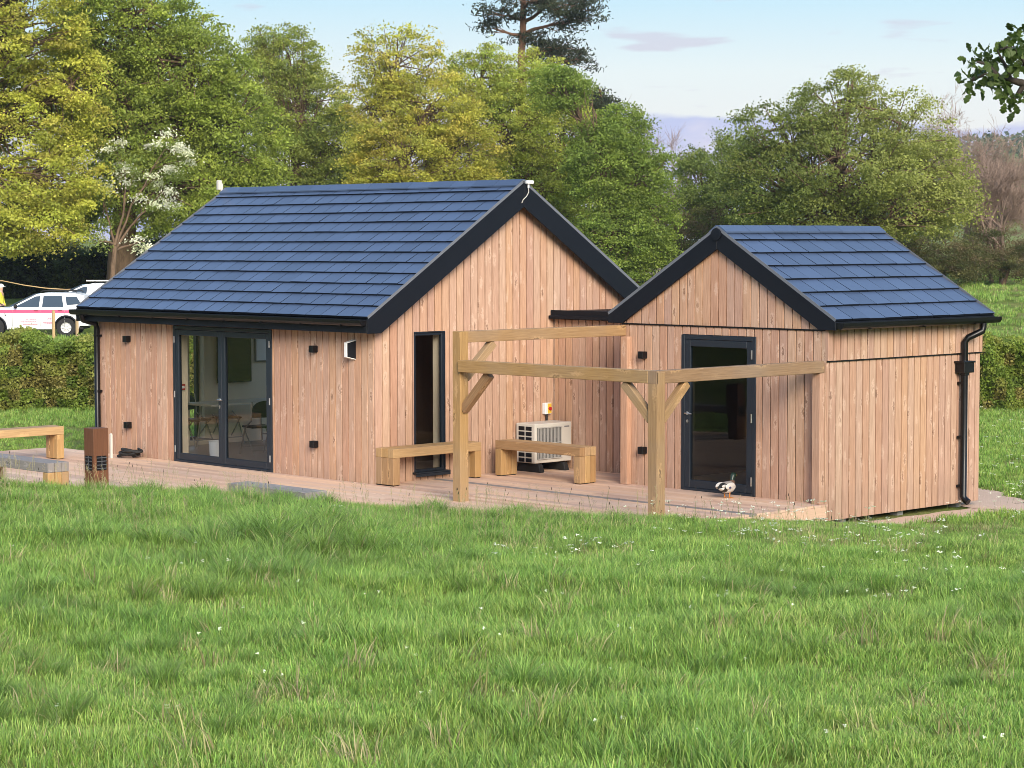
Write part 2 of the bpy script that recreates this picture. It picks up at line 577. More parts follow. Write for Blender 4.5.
def slope_roof(parent, eave, ridge_dir, up_dir, length, run, rise, cols, courses, name='roof_slope', hole=None):
    """One tiled slope. eave: corner on the tile line; ridge_dir along the eaves; up_dir horizontal towards the ridge."""
    E, R, U = Vector(eave), Vector(ridge_dir), Vector(up_dir)
    ls = math.hypot(run, rise)
    S = (U * run + Vector((0, 0, rise))) / ls
    Nn = R.cross(S)
    if Nn.z < 0:
        Nn = -Nn
    mb = MB()
    P = lambda a, s, n: E + R * a + S * s + Nn * n
    # board under the tiles
    L0, L1, S0, S1 = .03, length - .03, .02, ls - .02
    slabs = [(L0, L1, S0, S1)] if not hole else [(L0, hole[0], S0, S1), (hole[1], L1, S0, S1), (hole[0], hole[1], S0, hole[2]), (hole[0], hole[1], hole[3], S1)]
    for q0, q1, s0, s1 in slabs:
        V = [P(a, s, n) for n in (-.10, -.035) for a, s in ((q0, s0), (q1, s0), (q1, s1), (q0, s1))]
        mb.poly(V, [(3, 2, 1, 0), (4, 5, 6, 7), (0, 1, 5, 4), (1, 2, 6, 5), (2, 3, 7, 6), (3, 0, 4, 7)], 1)
    if hole:
        fm = MB()
        for q0, q1, s0, s1 in ((hole[0] - .06, hole[0], hole[2] - .06, hole[3] + .06), (hole[1], hole[1] + .06, hole[2] - .06, hole[3] + .06), (hole[0], hole[1], hole[2] - .06, hole[2]), (hole[0], hole[1], hole[3], hole[3] + .06)):
            V = [P(a, s, n) for n in (-.12, .05) for a, s in ((q0, s0), (q1, s0), (q1, s1), (q0, s1))]
            fm.poly(V, [(3, 2, 1, 0), (4, 5, 6, 7), (0, 1, 5, 4), (1, 2, 6, 5), (2, 3, 7, 6), (3, 0, 4, 7)], 0)
        rl = fm.build('added_rooflight', M['frame'], parent)  # unseen rooflight, added to brighten the room below
        gm = MB(); gm.face([P(hole[0], hole[2], .03), P(hole[1], hole[2], .03), P(hole[1], hole[3], .03), P(hole[0], hole[3], .03)]); gm.build('glass_pane', M['glass'], rl)
    cs = ls / courses
    tw = length / cols
    for k in range(courses):
        s0 = k * cs
        s1 = min(s0 + cs + .07, ls)
        off = (.5 if k % 2 else 0) * tw
        j = -1 if off else 0
        while j < cols:
            a0, a1 = max(j * tw + off, .012), min((j + 1) * tw + off, length - .012)
            j += 1
            if a1 - a0 < .03 or hole and a1 > hole[0] - .06 and a0 < hole[1] + .06 and s1 > hole[2] - .06 and s0 < hole[3] + .06:
                continue
            r = random.random()
            h = random.uniform(-.0015, .0015)
            a0 += .006; a1 -= .006
            b0, b1, c0, c1 = -.024 + h, .006 + h, -.034, -.022
            tl, tr = random.uniform(-.0022, .0022), random.uniform(-.0022, .0022); sj = random.uniform(-.003, .003)
            V = [P(a0, s0 + sj, b0), P(a1, s0 + sj, b0), P(a1, s1, c0), P(a0, s1, c0), P(a0, s0 + .004 + sj, b1 + tl), P(a1, s0 + .004 + sj, b1 + tr), P(a1, s1, c1), P(a0, s1, c1)]
            mb.poly(V, [(3, 2, 1, 0), (4, 5, 6, 7), (2, 3, 7, 6)], 0, r)
            mb.poly(V, [(0, 1, 5, 4), (1, 2, 6, 5), (3, 0, 4, 7)], 1, r)  # tile edges in black: course shadow painted on the lip
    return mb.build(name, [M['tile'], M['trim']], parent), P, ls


# ------------------------------------------------------------------ big cabin
AL, AW, AO = 6.879, 2.7404, .2851
AHE, AHR = 2.3663, 4.307
AM = (AHR - AHE) / (AW + AO)
AXR, AXL = .1936, -AL - .2023            # verges
SOF = 2.129
cabin = thing('timber_cabin', 'larger larch clad cabin with blue slate roof and glazed double doors', 'cabin')


def a_top(y):                             # underside of the roof over the gables
    return AHE + AM * (AO + (y if y < AW else 2 * AW - y)) - .135


dx0, dx1, dz1 = -4.812, -2.326, 2.118     # double doors
wx0, wx1, wz0, wz1 = .734, 1.34, .1, 2.125
wall(cabin, (0, 0, 0), (1, 0, 0), (0, -1, 0), -AL, -.0232, -.2, lambda a: SOF + .16, [(dx0, dx1, -.3, dz1)], core_in=.0232, core_out=0, phase=.05)
wall(cabin, (0, 0, 0), (0, 1, 0), (1, 0, 0), 0, 2 * AW, -.2, a_top, [(wx0, wx1, wz0, wz1)], brk=(AW,), core_in=.2, core_out=.2)
lw0, lw1 = 1.6, 1.9
wall(cabin, (-AL, 0, 0), (0, 1, 0), (-1, 0, 0), .0, 2 * AW, -.2, a_top, [(lw0, lw1, .1, 2.1)], brk=(AW,), core_in=.2, core_out=.2)
wall(cabin, (0, 2 * AW, 0), (1, 0, 0), (0, 1, 0), -AL, 0, -.2, lambda a: SOF + .16, [(-6.5, -5.1, .15, 2.08), (-3.7, -2.1, .15, 2.08)], core_in=.0232, core_out=.0232)
# thin pale edge board at the back of the left corner
mb = MB(); mb.box((-AL - .075, .09, 1.0), (.03, .05, 2.3), grain=2); mb.build('corner_board', M['cream'], cabin)
mb = MB(); mb.box((-AL / 2, AW, .0), (AL - .41, 2 * AW - .41, .05)); mb.build('interior_floor', M['floorboards'], cabin)
mb = MB()
mb.box((-AL / 2, 1.75, 2.27), (AL - .41, 3.1, .04)); mb.box((-AL / 2, 5.18, 2.27), (AL - .41, .2, .04)); mb.box((-1.2, 4.19, 2.27), (1.98, 1.78, .04)); mb.box((-6.55, 4.19, 2.27), (.3, 1.78, .04))  # left open below the rooflight that was added for brightness
mb.build('interior_ceiling', M['lining'], cabin)
mb = MB(); mb.box((-1.9, AW, 1.13), (.1, 2 * AW - .56, 2.2)); mb.build('dimming_partition', M['dimming_partition'], cabin)  # wall added to keep the room behind the gable window dark

roof = thing('roof', '', '', (0, 0, 0)); del roof['label'], roof['category']; roof.parent = cabin
len_a = AXR - AXL
for eave, rd, ud in (((AXL, -AO, AHE), (1, 0, 0), (0, 1, 0)), ((AXL, 2 * AW + AO, AHE), (1, 0, 0), (0, -1, 0))):
    ob, P, ls = slope_roof(roof, eave, rd, ud, len_a, AW + AO, AHR - AHE, 21, 13, hole=(.75, 5.0, .8, 2.8) if ud[1] < 0 else None)  # rear slope opening added to let light inside
    for a in (.006, len_a - .006):        # slim metal strip that closes the tile edge
        mb = MB()
        V = [P(a + da, s, n) for n in (-.03, .012) for da, s in ((-.004, 0), (.004, 0), (.004, ls), (-.004, ls))]
        mb.poly(V, [(3, 2, 1, 0), (4, 5, 6, 7), (0, 1, 5, 4), (1, 2, 6, 5), (2, 3, 7, 6), (3, 0, 4, 7)], 0)
        mb.build('verge_strip', M['verge'], roof)


def ridge(parent, p, q, out, m, n, name='ridge_cap'):
    p, q, out = Vector(p), Vector(q), Vector(out)
    mb = MB()
    d = (q - p) / n
    w = .15
    for i in range(n):
        a, b = p + d * i + d * .006, p + d * (i + 1) - d * .006
        h = .05 + random.uniform(-.002, .002)
        prof = [out * -w + Vector((0, 0, -w * m + h - .012)), out * -w + Vector((0, 0, -w * m + h + .008)), out * -.03 + Vector((0, 0, h)), out * .03 + Vector((0, 0, h)),
                out * w + Vector((0, 0, -w * m + h + .008)), out * w + Vector((0, 0, -w * m + h - .012)), out * 0 + Vector((0, 0, h - .035))]
        mb.prism(prof, a, b, 0, random.random())
    return mb.build(name, M['tile'], parent)


ridge(roof, (AXL + .01, AW, AHR - .03), (AXR - .01, AW, AHR - .03), (0, 1, 0), AM, 15)


def barge(parent, mapf, yc, run, he, m, drop, clipz, thick, name='bargeboard'):
    """Two sloping boards that meet under the ridge; mapf(y, z, t) gives the world point."""
    obs = []
    for sgn in (-1, 1):
        mb = MB()
        top = lambda d: he + m * (run - d) - .03      # d = distance from the ridge line
        dd = [0.0015, run]
        pts = [(0.0015, top(0)), (run, top(run)), (run, clipz), ]
        dclip = run - (clipz + drop + .03 - he) / m
        pts += [(dclip, clipz), (0.0015, top(0) - drop)]
        ring = [mapf(yc + sgn * d, z, 0) for d, z in pts]
        ring2 = [mapf(yc + sgn * d, z, thick) for d, z in pts]
        n = len(pts)
        V = ring + ring2
        mb.poly(V, [tuple(range(n)), tuple(range(2 * n - 1, n - 1, -1))] + [(i, n + i, n + (i + 1) % n, (i + 1) % n) for i in range(n)], 0)
        obs.append(mb.build(name, M['trim'], parent, bevel=.004))
    return obs


for x, th in ((AXR, -.028), (AXL, .028)):
    barge(roof, lambda y, z, t, x=x, th=th: (x + (t if th > 0 else -t), y, z), AW, AW + AO, AHE, AM, .36, 2.135, .028)
# boxed ends, soffits, fascia
for y0, y1 in ((-AO + .03, -.001), (2 * AW + .001, 2 * AW + AO - .03)):
    mb = MB(); mb.box(((AXL + AXR) / 2, (y0 + y1) / 2, 2.152), (len_a - .06, abs(y1 - y0), .02)); mb.build('soffit', M['trim'], roof)
for y in (-AO + .014, 2 * AW + AO - .014):
    mb = MB(); mb.box(((AXL + AXR) / 2, y, 2.235), (len_a - .06, .027, .19)); mb.build('fascia', M['trim'], roof, bevel=.004)
for xg in (.0, -AL):                       # soffit strips along the verges
    s = 1 if xg == 0 else -1
    for sg in (-1, 1):
        mb = MB()
        V = []
        for zt in (-.165, -.15):
            for d, xx in ((0.002, .001), (0.002, .165), (AW + AO - .02, .165), (AW + AO - .02, .001)):
                V.append((xg + s * xx, AW + sg * d, AHE + AM * (AW + AO - d) + zt))
        mb.poly(V, [(3, 2, 1, 0), (4, 5, 6, 7), (0, 1, 5, 4), (1, 2, 6, 5), (2, 3, 7, 6), (3, 0, 4, 7)], 0)
        mb.build('soffit', M['trim'], roof)


def gutter(parent, p, q, out, w=.115, h=.085):
    p, q, out = Vector(p), Vector(q), Vector(out)
    mb = MB()
    prof = []
    for i in range(9):
        t = math.pi * i / 8
        prof.append(out * (w / 2 - w / 2 * math.cos(t)) + Vector((0, 0, -h * math.sin(t) ** .7)))
    inner = [out * (w / 2) + (v - out * (w / 2)) * .93 for v in reversed(prof)]
    mb.prism(prof + inner, p, q, 0, .5, False)
    d = (q - p).normalized()
    for e, sg in ((p, -1), (q, 1)):        # stop ends
        mb.prism(prof, e - d * .004, e + d * .004, 0)
    n = max(2, int((q - p).length / .9))
    for i in range(n):                     # brackets
        c = p + (q - p) * ((i + .5) / n)
        mb.box(c + out * (w / 2) + Vector((0, 0, -h - .002)), (.03, w * .9, .012) if abs(out.y) > .5 else (w * .9, .03, .012))
    return mb.build('gutter', M['gutter'], parent)


gutter(cabin, (AXL - .03, -AO - .003, 2.325), (AXR - .03, -AO - .003, 2.325), (0, -1, 0))
gutter(cabin, (AXL - .03, 2 * AW + AO + .003, 2.325), (AXR - .03, 2 * AW + AO + .003, 2.325), (0, 1, 0))
mb = MB()
mb.tube([(-6.83, -AO - .06, 2.25), (-6.83, -AO - .03, 2.16), (-6.83, -.09, 2.1), (-6.83, -.06, 2.02), (-6.83, -.06, .08), (-6.83, -.14, .03)], .048, 10)
dp = mb.build('downpipe', M['gutter'], cabin)
for z in (1.9, 1.0, .2):
    mb = MB(); mb.box((-6.83, -.045, z), (.11, .088, .035)); mb.build('pipe_clip', M['gutter'], dp)


def door_handle(parent, p, out, along, name='handle'):
    """Steel lever with a cylinder escutcheon below."""
    p, out, al = Vector(p), Vector(out), Vector(along)
    mb = MB()
    mb.tube([p, p + out * .055, p + out * .06 + al * .03, p + out * .06 + al * .13], [.012, .011, .010, .009], 8)
    mb.lathe([(.0, 0), (.024, .0), (.024, .008), (.0, .008)], p, out, 12)
    ob = mb.build(name, M['steel'], parent)
    mb = MB()
    q = p - Vector((0, 0, .11))
    mb.lathe([(.0, 0), (.017, .0), (.017, .012), (.0, .012)], q, out, 12)
    mb.beam(q - Vector((0, 0, .03)), q + Vector((0, 0, .025)), .018, .012)
    mb.build('lock', M['steel'], parent)
    return ob


def frame_rect(mb, O, A, out, a0, a1, z0, z1, w, d0, d1, wb=None, mat=0):
    """Rectangular frame in a wall plane: a/z ring of width w, from depth d0 (front) to d1."""
    O, A, out = Vector(O), Vector(A), Vector(out)
    wb = wb or w
    dm, th = (d0 + d1) / 2, abs(d1 - d0)

    def bx(aa, bb, zz, yy):
        c = O + A * ((aa + bb) / 2) + Vector((0, 0, (zz + yy) / 2)) + out * dm
        s = [0, 0, yy - zz]
        if abs(A.x) > .5:
            s[0], s[1] = bb - aa, th
        else:
            s[1], s[0] = bb - aa, th
        mb.box(c, s, mat)
    bx(a0, a0 + w, z0, z1)
    bx(a1 - w, a1, z0, z1)
    bx(a0 + w, a1 - w, z1 - w, z1)
    bx(a0 + w, a1 - w, z0, z0 + wb)


def pane(parent, O, A, out, a0, a1, z0, z1, d, th=.02):
    mb = MB()
    O, A, out = Vector(O), Vector(A), Vector(out)
    c = O + A * ((a0 + a1) / 2) + Vector((0, 0, (z0 + z1) / 2)) + out * d
    # a single sheet of glass, given its reflection once
    h = [A * ((a1 - a0) / 2), Vector((0, 0, (z1 - z0) / 2))]
    mb.face([c - h[0] - h[1], c + h[0] - h[1], c + h[0] + h[1], c - h[0] + h[1]])
    return mb.build('glass_pane', M['glass'], parent)


# double doors of the cabin
fd = MB()
frame_rect(fd, (0, 0, 0), (1, 0, 0), (0, -1, 0), dx0 + .003, dx1 - .003, .0, dz1 - .003, .055, .012, -.06, .035)
fr = fd.build('door_frame', M['frame'], cabin, bevel=.004)
mid = (dx0 + dx1) / 2
for a0, a1, hs in ((dx0 + .06, mid - .002, 1), (mid + .002, dx1 - .06, -1)):
    mb = MB()
    frame_rect(mb, (0, 0, 0), (1, 0, 0), (0, -1, 0), a0, a1, .038, dz1 - .062, .085, .004, -.056, .1)
    leaf = mb.build('door', M['frame'], cabin, bevel=.005)
    pane(leaf, (0, 0, 0), (1, 0, 0), (0, -1, 0), a0 + .083, a1 - .083, .136, dz1 - .145, -.025)
    if hs == 1:
        door_handle(leaf, (a1 - .04, -.004, 1.02), (0, -1, 0), (1, 0, 0))
    mb = MB()
    xh = a0 - .012 if hs == 1 else a1 + .012
    for z in (.2, 1.05, 1.9):
        mb = MB(); mb.tube([(xh, -.018, z - .05), (xh, -.018, z + .05)], .011, 8); mb.build('hinge', M['grey'], leaf)
# tall window in the gable
mb = MB()
frame_rect(mb, (0, 0, 0), (0, 1, 0), (1, 0, 0), wx0 + .003, wx1 - .003, wz0 + .003, wz1 - .003, .05, -.02, -.075)
wf = mb.build('window', M['frame'], cabin, bevel=.004)
pane(wf, (0, 0, 0), (0, 1, 0), (1, 0, 0), wx0 + .05, wx1 - .05, wz0 + .05, wz1 - .05, -.05)
mb = MB()                                  # dark lining of the opening and the sill
mb.box((-.0095, wx0 + .006, (wz0 + wz1) / 2), (.018, .012, wz1 - wz0 - .004)); mb.box((-.0095, wx1 - .006, (wz0 + wz1) / 2), (.018, .012, wz1 - wz0 - .004))
mb.box((-.0095, (wx0 + wx1) / 2, wz1 - .008), (.018, wx1 - wx0 - .03, .012))
mb.build('reveal', M['frame'], wf)
mb = MB(); mb.box((.012, (wx0 + wx1) / 2, wz0 + .005), (.14, wx1 - wx0 + .05, .03)); mb.box((.072, (wx0 + wx1) / 2, wz0 - .02), (.02, wx1 - wx0 + .05, .05)); mb.build('sill', M['frame'], wf, bevel=.004)
# far wall windows; the rear pair is unseen, added to brighten the room
for O, A, out, o in (((-AL, 0, 0), (0, 1, 0), (-1, 0, 0), (lw0, lw1, .1, 2.1)), ((0, 2 * AW, 0), (1, 0, 0), (0, 1, 0), (-6.5, -5.1, .15, 2.08)), ((0, 2 * AW, 0), (1, 0, 0), (0, 1, 0), (-3.7, -2.1, .15, 2.08))):
    mb = MB()
    frame_rect(mb, O, A, out, o[0] + .003, o[1] - .003, o[2] + .003, o[3] - .003, .05, -.05, -.12)
    w2 = mb.build('window', M['frame'], cabin)
    pane(w2, O, A, out, o[0] + .05, o[1] - .05, o[2] + .05, o[3] - .05, -.085)

# ------------------------------------------------------------------ annex
BX, BW, BY, BLN = 2.2797, 3.6626, 2.6037, 3.4441
BX1, BY1 = BX + BW, BY + BLN
BC = BX + BW / 2
BHR, BHE, BOV, BG = 3.6036, 2.4023, .1891, .0614
BRUN = BW / 2 + BOV
BMS = (BHR - BHE) / BRUN
BAND = 2.258
annex = thing('timber_annex', 'smaller larch clad annex with gable front and single dark glass door', 'cabin')


def b_top(x):
    d = abs(x - BC)
    return BHE + BMS * (BRUN - d) - .12


ex0, ex1, ez1 = 3.434, 4.762, 2.14
ops = [(ex0, ex1, -.3, ez1)]


def front_clads(mb):
    clad(mb, (0, BY, 0), (1, 0, 0), (0, -1, 0), BX, BX1, -.225, lambda a: BAND - .006, ops, 0, .03)
    clad(mb, (0, BY, 0), (1, 0, 0), (0, -1, 0), BX, BX1, BAND + .006, b_top, (), 0, .11)


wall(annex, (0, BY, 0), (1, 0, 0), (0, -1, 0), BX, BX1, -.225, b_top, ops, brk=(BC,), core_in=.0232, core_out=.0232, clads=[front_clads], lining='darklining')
LEDGE = 1.862


def right_clads(mb):
    clad(mb, (BX1, 0, 0), (0, 1, 0), (1, 0, 0), BY, BY1, -.225, lambda a: LEDGE - .012, (), 0, .06)
    clad(mb, (BX1 + .026, 0, 0), (0, 1, 0), (1, 0, 0), BY + .1, BY1 + .02, LEDGE, lambda a: 2.31, (), 0, .02)


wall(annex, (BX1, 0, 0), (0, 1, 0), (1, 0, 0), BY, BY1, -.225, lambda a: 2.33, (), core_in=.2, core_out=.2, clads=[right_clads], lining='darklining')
mb = MB(); mb.box((BX1 + .003, BY + .048, (LEDGE + 2.31) / 2), (.05, .1, 2.31 - LEDGE - .004), grain=2, rnd=.05); mb.build('corner_board', M['clad'], annex, bevel=.004)
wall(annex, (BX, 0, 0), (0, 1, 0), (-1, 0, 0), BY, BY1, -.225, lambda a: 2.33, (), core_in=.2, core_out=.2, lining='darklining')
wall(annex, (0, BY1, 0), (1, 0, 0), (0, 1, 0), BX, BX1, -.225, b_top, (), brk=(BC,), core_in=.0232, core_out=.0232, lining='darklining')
mb = MB(); mb.box((BC, (BY + BY1) / 2, -.01), (BW - .41, BLN - .41, .06)); mb.build('interior_floor', M['floorboards'], annex)
mb = MB(); mb.box((BC, BY - .006, BAND), (BW - .12, .014, .02)); mb.build('drip_strip', M['gutter'], annex)
mb = MB(); mb.box((BX1 + .012, (BY + BY1) / 2, LEDGE - .009), (.018, BLN, .012)); mb.build('drip_strip', M['gutter'], annex)
for y in (BY + .5, BY + 1.75, BY + 3.1):   # short blocks it stands on
    for x in (BX1 - .16, BX + .2):
        mb = MB(); mb.box((x, y, -.3), (.12, .12, .2)); mb.build('foot', M['grey'], annex)

broof = thing('roof', '', '', (0, 0, 0)); del broof['label'], broof['category']; broof.parent = annex
BY0R, BY1R = BY - BG, BY1 + BG
len_b = BY1R - BY0R
for eave, rd, ud in (((BC + BRUN, BY0R, BHE), (0, 1, 0), (-1, 0, 0)), ((BC - BRUN, BY0R, BHE), (0, 1, 0), (1, 0, 0))):
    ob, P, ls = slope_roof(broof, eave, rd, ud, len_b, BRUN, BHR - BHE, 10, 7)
    for a in (.006, len_b - .006):
        mb = MB()
        V = [P(a + da, s, n) for n in (-.03, .012) for da, s in ((-.004, 0), (.004, 0), (.004, ls), (-.004, ls))]
        mb.poly(V, [(3, 2, 1, 0), (4, 5, 6, 7), (0, 1, 5, 4), (1, 2, 6, 5), (2, 3, 7, 6), (3, 0, 4, 7)], 0)
        mb.build('verge_strip', M['verge'], broof)
ridge(broof, (BC, BY0R + .01, BHR - .025), (BC, BY1R - .01, BHR - .025), (1, 0, 0), BMS, 7)
for y, sg in ((BY0R, 1), (BY1R, -1)):
    barge(broof, lambda x, z, t, y=y, sg=sg: (x, y + sg * t, z), BC, BRUN, BHE, BMS, .27, 2.265, .028)
mb = MB()                                  # round end cap under the ridge
mb.lathe([(0, 0), (.085, 0), (.085, .02), (0, .024)], (BC, BY0R - .001, BHR - .1), (0, -1, 0), 20); mb.build('ridge_end', M['trim'], broof)
for x0, x1 in ((BX1 + .03, BC + BRUN - .03), (BC - BRUN + .03, BX - .001)):
    mb = MB(); mb.box(((x0 + x1) / 2, (BY + BY1) / 2, 2.287), (abs(x1 - x0), len_b - .06, .02)); mb.build('soffit', M['trim'], broof)
for x in (BC + BRUN - .014, BC - BRUN + .014):
    mb = MB(); mb.box((x, (BY + BY1) / 2, 2.325), (.027, len_b - .06, .1)); mb.build('fascia', M['trim'], broof)
gutter(annex, (BC + BRUN + .003, BY0R + .02, 2.36), (BC + BRUN + .003, BY1R + .0, 2.36), (1, 0, 0))
gx, gy = BC + BRUN + .06, 5.75
mb = MB()
mb.tube([(gx, gy, 2.28), (gx, gy, 2.23), (gx, gy - .02, 2.17), (BX1 + .12, gy - .17, 2.08), (BX1 + .085, gy - .2, 2.02), (BX1 + .085, gy - .2, 1.72)], .046, 10)
mb.tube([(BX1 + .085, gy - .2, 1.62), (BX1 + .085, gy - .2, -.12), (BX1 + .12, gy - .2, -.17), (BX1 + .17, gy - .2, -.2)], .048, 10)
dp = mb.build('downpipe', M['gutter'], annex)
mb = MB()
mb.box((BX1 + .09, gy - .2, 1.665), (.15, .24, .14)); mb.box((BX1 + .09, gy - .2, 1.745), (.17, .28, .025)); mb.box((BX1 + .085, gy - .2, 1.58), (.09, .1, .05))
mb.build('hopper', M['gutter'], dp, bevel=.006)
for z in (1.45, .7, .02):
    mb = MB(); mb.box((BX1 + .05, gy - .2, z), (.09, .11, .035)); mb.build('pipe_clip', M['gutter'], dp)
# flat link between the cabin and the annex
LY = 3.56
mb = MB()
clad(mb, (0, LY, 0), (1, 0, 0), (0, -1, 0), .002, BX - .002, -.2, lambda a: 2.24, (), 0, .09)
core(mb, (0, LY, 0), (1, 0, 0), (0, -1, 0), .002, BX - .002, -.18, lambda a: 2.24, (), .0232, .2, 1)
mb.build('link_wall', [M['clad'], M['membrane']], annex)
mb = MB()
mb.box((BX / 2 + .005, (LY + 5.5) / 2 - .04, 2.33), (BX - .012, 5.5 - LY + .04, .07)); mb.box((BX / 2 + .005, LY - .075, 2.322), (BX - .02, .03, .115)); mb.box((BX / 2 + .005, LY - .11, 2.275), (BX - .02, .05, .05))
mb.build('link_roof', M['trim'], annex, bevel=.004)
# annex door
mb = MB()
frame_rect(mb, (0, BY, 0), (1, 0, 0), (0, -1, 0), ex0 + .003, ex1 - .003, 0, ez1 - .003, .06, .012, -.06, .035)
mb.build('door_frame', M['frame'], annex, bevel=.004)
mb = MB()
frame_rect(mb, (0, BY, 0), (1, 0, 0), (0, -1, 0), ex0 + .066, ex1 - .066, .038, ez1 - .066, .095, .006, -.055, .11)
leaf = mb.build('door', M['frame'], annex, bevel=.005)
pane(leaf, (0, BY, 0), (1, 0, 0), (0, -1, 0), ex0 + .16, ex1 - .16, .146, ez1 - .16, -.025)
door_handle(leaf, (ex0 + .115, BY - .006, 1.06), (0, -1, 0), (1, 0, 0))
for z in (.2, 1.05, 1.9):
    mb = MB(); mb.tube([(ex1 - .06, BY - .022, z - .06), (ex1 - .06, BY - .022, z + .06)], .012, 8); mb.build('hinge', M['steel'], leaf)

# ------------------------------------------------------------------ deck
def deck_x1(y):
    if y > LY:
        return None
    if y > BY - .005:
        return BX - .004
    if y > -1.3:
        return 5.975
    return 5.975 - (-1.3 - y) * (5.975 - 2.95) / 3.4


mb = MB()
y = -4.7
row = 0
while y < LY - .01:
    yc = y + .07
    x1 = deck_x1(yc)
    x0 = -8.2 if yc < -.003 else .003
    if x1 is not None:
        y1 = min(y + .1385, LY - .003, (-.004 if y < -.005 and y + .1385 > -.004 else 99))
        x = x0 - random.uniform(0, 2.0)
        grey = abs(yc - 1.12) < .07
        while x < x1:
            xe = x + random.choice((1.8, 2.4, 3.0, 3.6))
            a, b = max(x, x0), min(xe - .003, x1)
            if b - a > .04:
                mb.box(((a + b) / 2, (y + y1) / 2, -.014), (b - a, y1 - y, .028), 1 if grey else 0, None, 0)
            x = xe
    y += .1435
deck = mb.build('deck', [M['deck'], M['greyboard']])
structure(deck)
mb = MB()                                  # joists, edge boards and short posts below
mb.box((5.955, .65, -.1), (.04, 3.86, .14), grain=1)
mb.box((-1.0, -.1, -.075), (13.0, .05, .09), grain=0)
for yy in (-4.2, -3.2, -2.2, -1.2):
    mb.box((-2.6, yy, -.075), (10.5 + (0 if yy < -2.5 else 1.5), .05, .09), grain=0)
for yy in (2.45, 1.2, 0, -1.0):
    mb.box((5.9, yy, -.19), (.09, .09, .3), grain=2)
structure(mb.build('deck_frame', M['deck']))

# ------------------------------------------------------------------ pergola
pergola = thing('pergola', 'open timber pergola frame with two posts in front of the annex', 'pergola')
PS = .15
px1, py1, px2, py2 = 2.42, -.597, 5.94, -.637
ZH, ZL = 2.24, 1.866


def part(name, fn, mat, parent, bevel=.006, **k):
    mb = MB(); fn(mb); return mb.build(name, mat, parent, bevel=bevel)


part('post', lambda b: b.box((px1 - PS / 2, py1 + PS / 2, (ZH - .3) / 2), (PS, PS, ZH + .3), grain=2), M['oak'], pergola)
part('post', lambda b: b.box((px2 - PS / 2, py2 + PS / 2, (ZL - .02 - .3) / 2), (PS, PS, ZL + .28), grain=2), M['oak'], pergola)
part('beam', lambda b: b.box((px1 - PS / 2 + .003, (py1 + PS + 2.575) / 2, ZH - .075), (PS - .02, 2.575 - py1 - PS, .15), grain=1), M['oak'], pergola)
part('beam', lambda b: b.box((px2 - PS / 2 + .003, (py2 + .02 + 2.575) / 2, ZL - .078), (PS - .02, 2.575 - py2 - .02, .156), grain=1), M['oak'], pergola)
part('beam', lambda b: b.box(((px1 + .002 + px2 - PS) / 2, py2 + PS / 2 - .02, ZL - .078), (px2 - PS - px1 - .004, PS - .03, .156), grain=0), M['oak'], pergola)
part('beam_end', lambda b: b.box((px2 - PS / 2, py2 + .008, ZL - .078), (PS, .02, .157), grain=2), M['oak'], pergola, .003)
for x in (px1 + .02, px2 - .085):         # half posts fixed to the annex
    part('half_post', lambda b: b.box((x, BY - .055, ((ZH - .16) if x < 4 else (ZL - .16)) / 2 - .0), (.13, .1, (ZH - .16) if x < 4 else (ZL - .16)), grain=2), M['clad'], pergola)


def brace(p, q, across):
    b = MB(); b.beam(p, q, .11, .1, up=across); return b.build('brace', M['oak'], pergola, bevel=.005)


cx1, cy1 = px1 - PS / 2, py1 + PS / 2
cx2, cy2 = px2 - PS / 2, py2 + PS / 2
brace((cx1, cy1 + .07, 1.62), (cx1, cy1 + .58, ZH - .17), (1, 0, 0))
brace((cx1 + .07, cy1, 1.21), (cx1 + .56, cy1, ZL - .17), (0, 1, 0))
brace((cx2 - .07, cy2, 1.27), (cx2 - .52, cy2, ZL - .17), (0, 1, 0))
brace((cx2, cy2 + .07, 1.27), (cx2, cy2 + .52, ZL - .17), (1, 0, 0))


# ------------------------------------------------------------------ benches
def bench(label, loc, length, along, h=.52, wd=.33, mats=None, group='timber benches on the deck'):
    """Four thick planks side by side on two plank legs; along 'x' or 'y'. loc = corner of least x and y."""
    t = thing('timber_bench', label, 'bench', loc, 0, group)
    n = 3
    w = wd / n
    mt = mats or M['bench']
    seat = MB()
    for k in range(n):
        c, s = ((length / 2, w * (k + .5), h - .063), (length, w - .005, .126)) if along == 'x' else ((w * (k + .5), length / 2, h - .063), (w - .005, length, .126))
        seat.box(c, s, grain=0 if along == 'x' else 1)
    seat.build('seat', mt, t, bevel=.005)
    for e in (0, 1):
        lg = MB()
        for k in range(n):
            a = .064 + e * (length - .128)
            c = (a, w * (k + .5), (h - .128) / 2 + .006) if along == 'x' else (w * (k + .5), a, (h - .128) / 2 + .006)
            s = (.124, w - .005, h - .128 - .012) if along == 'x' else (w - .005, .124, h - .128 - .012)
            lg.box(c, s, grain=2)
        # dark feet
        c = (a, wd / 2, .004) if along == 'x' else (wd / 2, a, .004)
        lgo = lg.build('leg', mt, t, bevel=.005)
        f = MB(); f.box(c, (.1, wd - .04, .008) if along == 'x' else (wd - .04, .1, .008)); f.build('foot', M['black'], lgo)
    return t


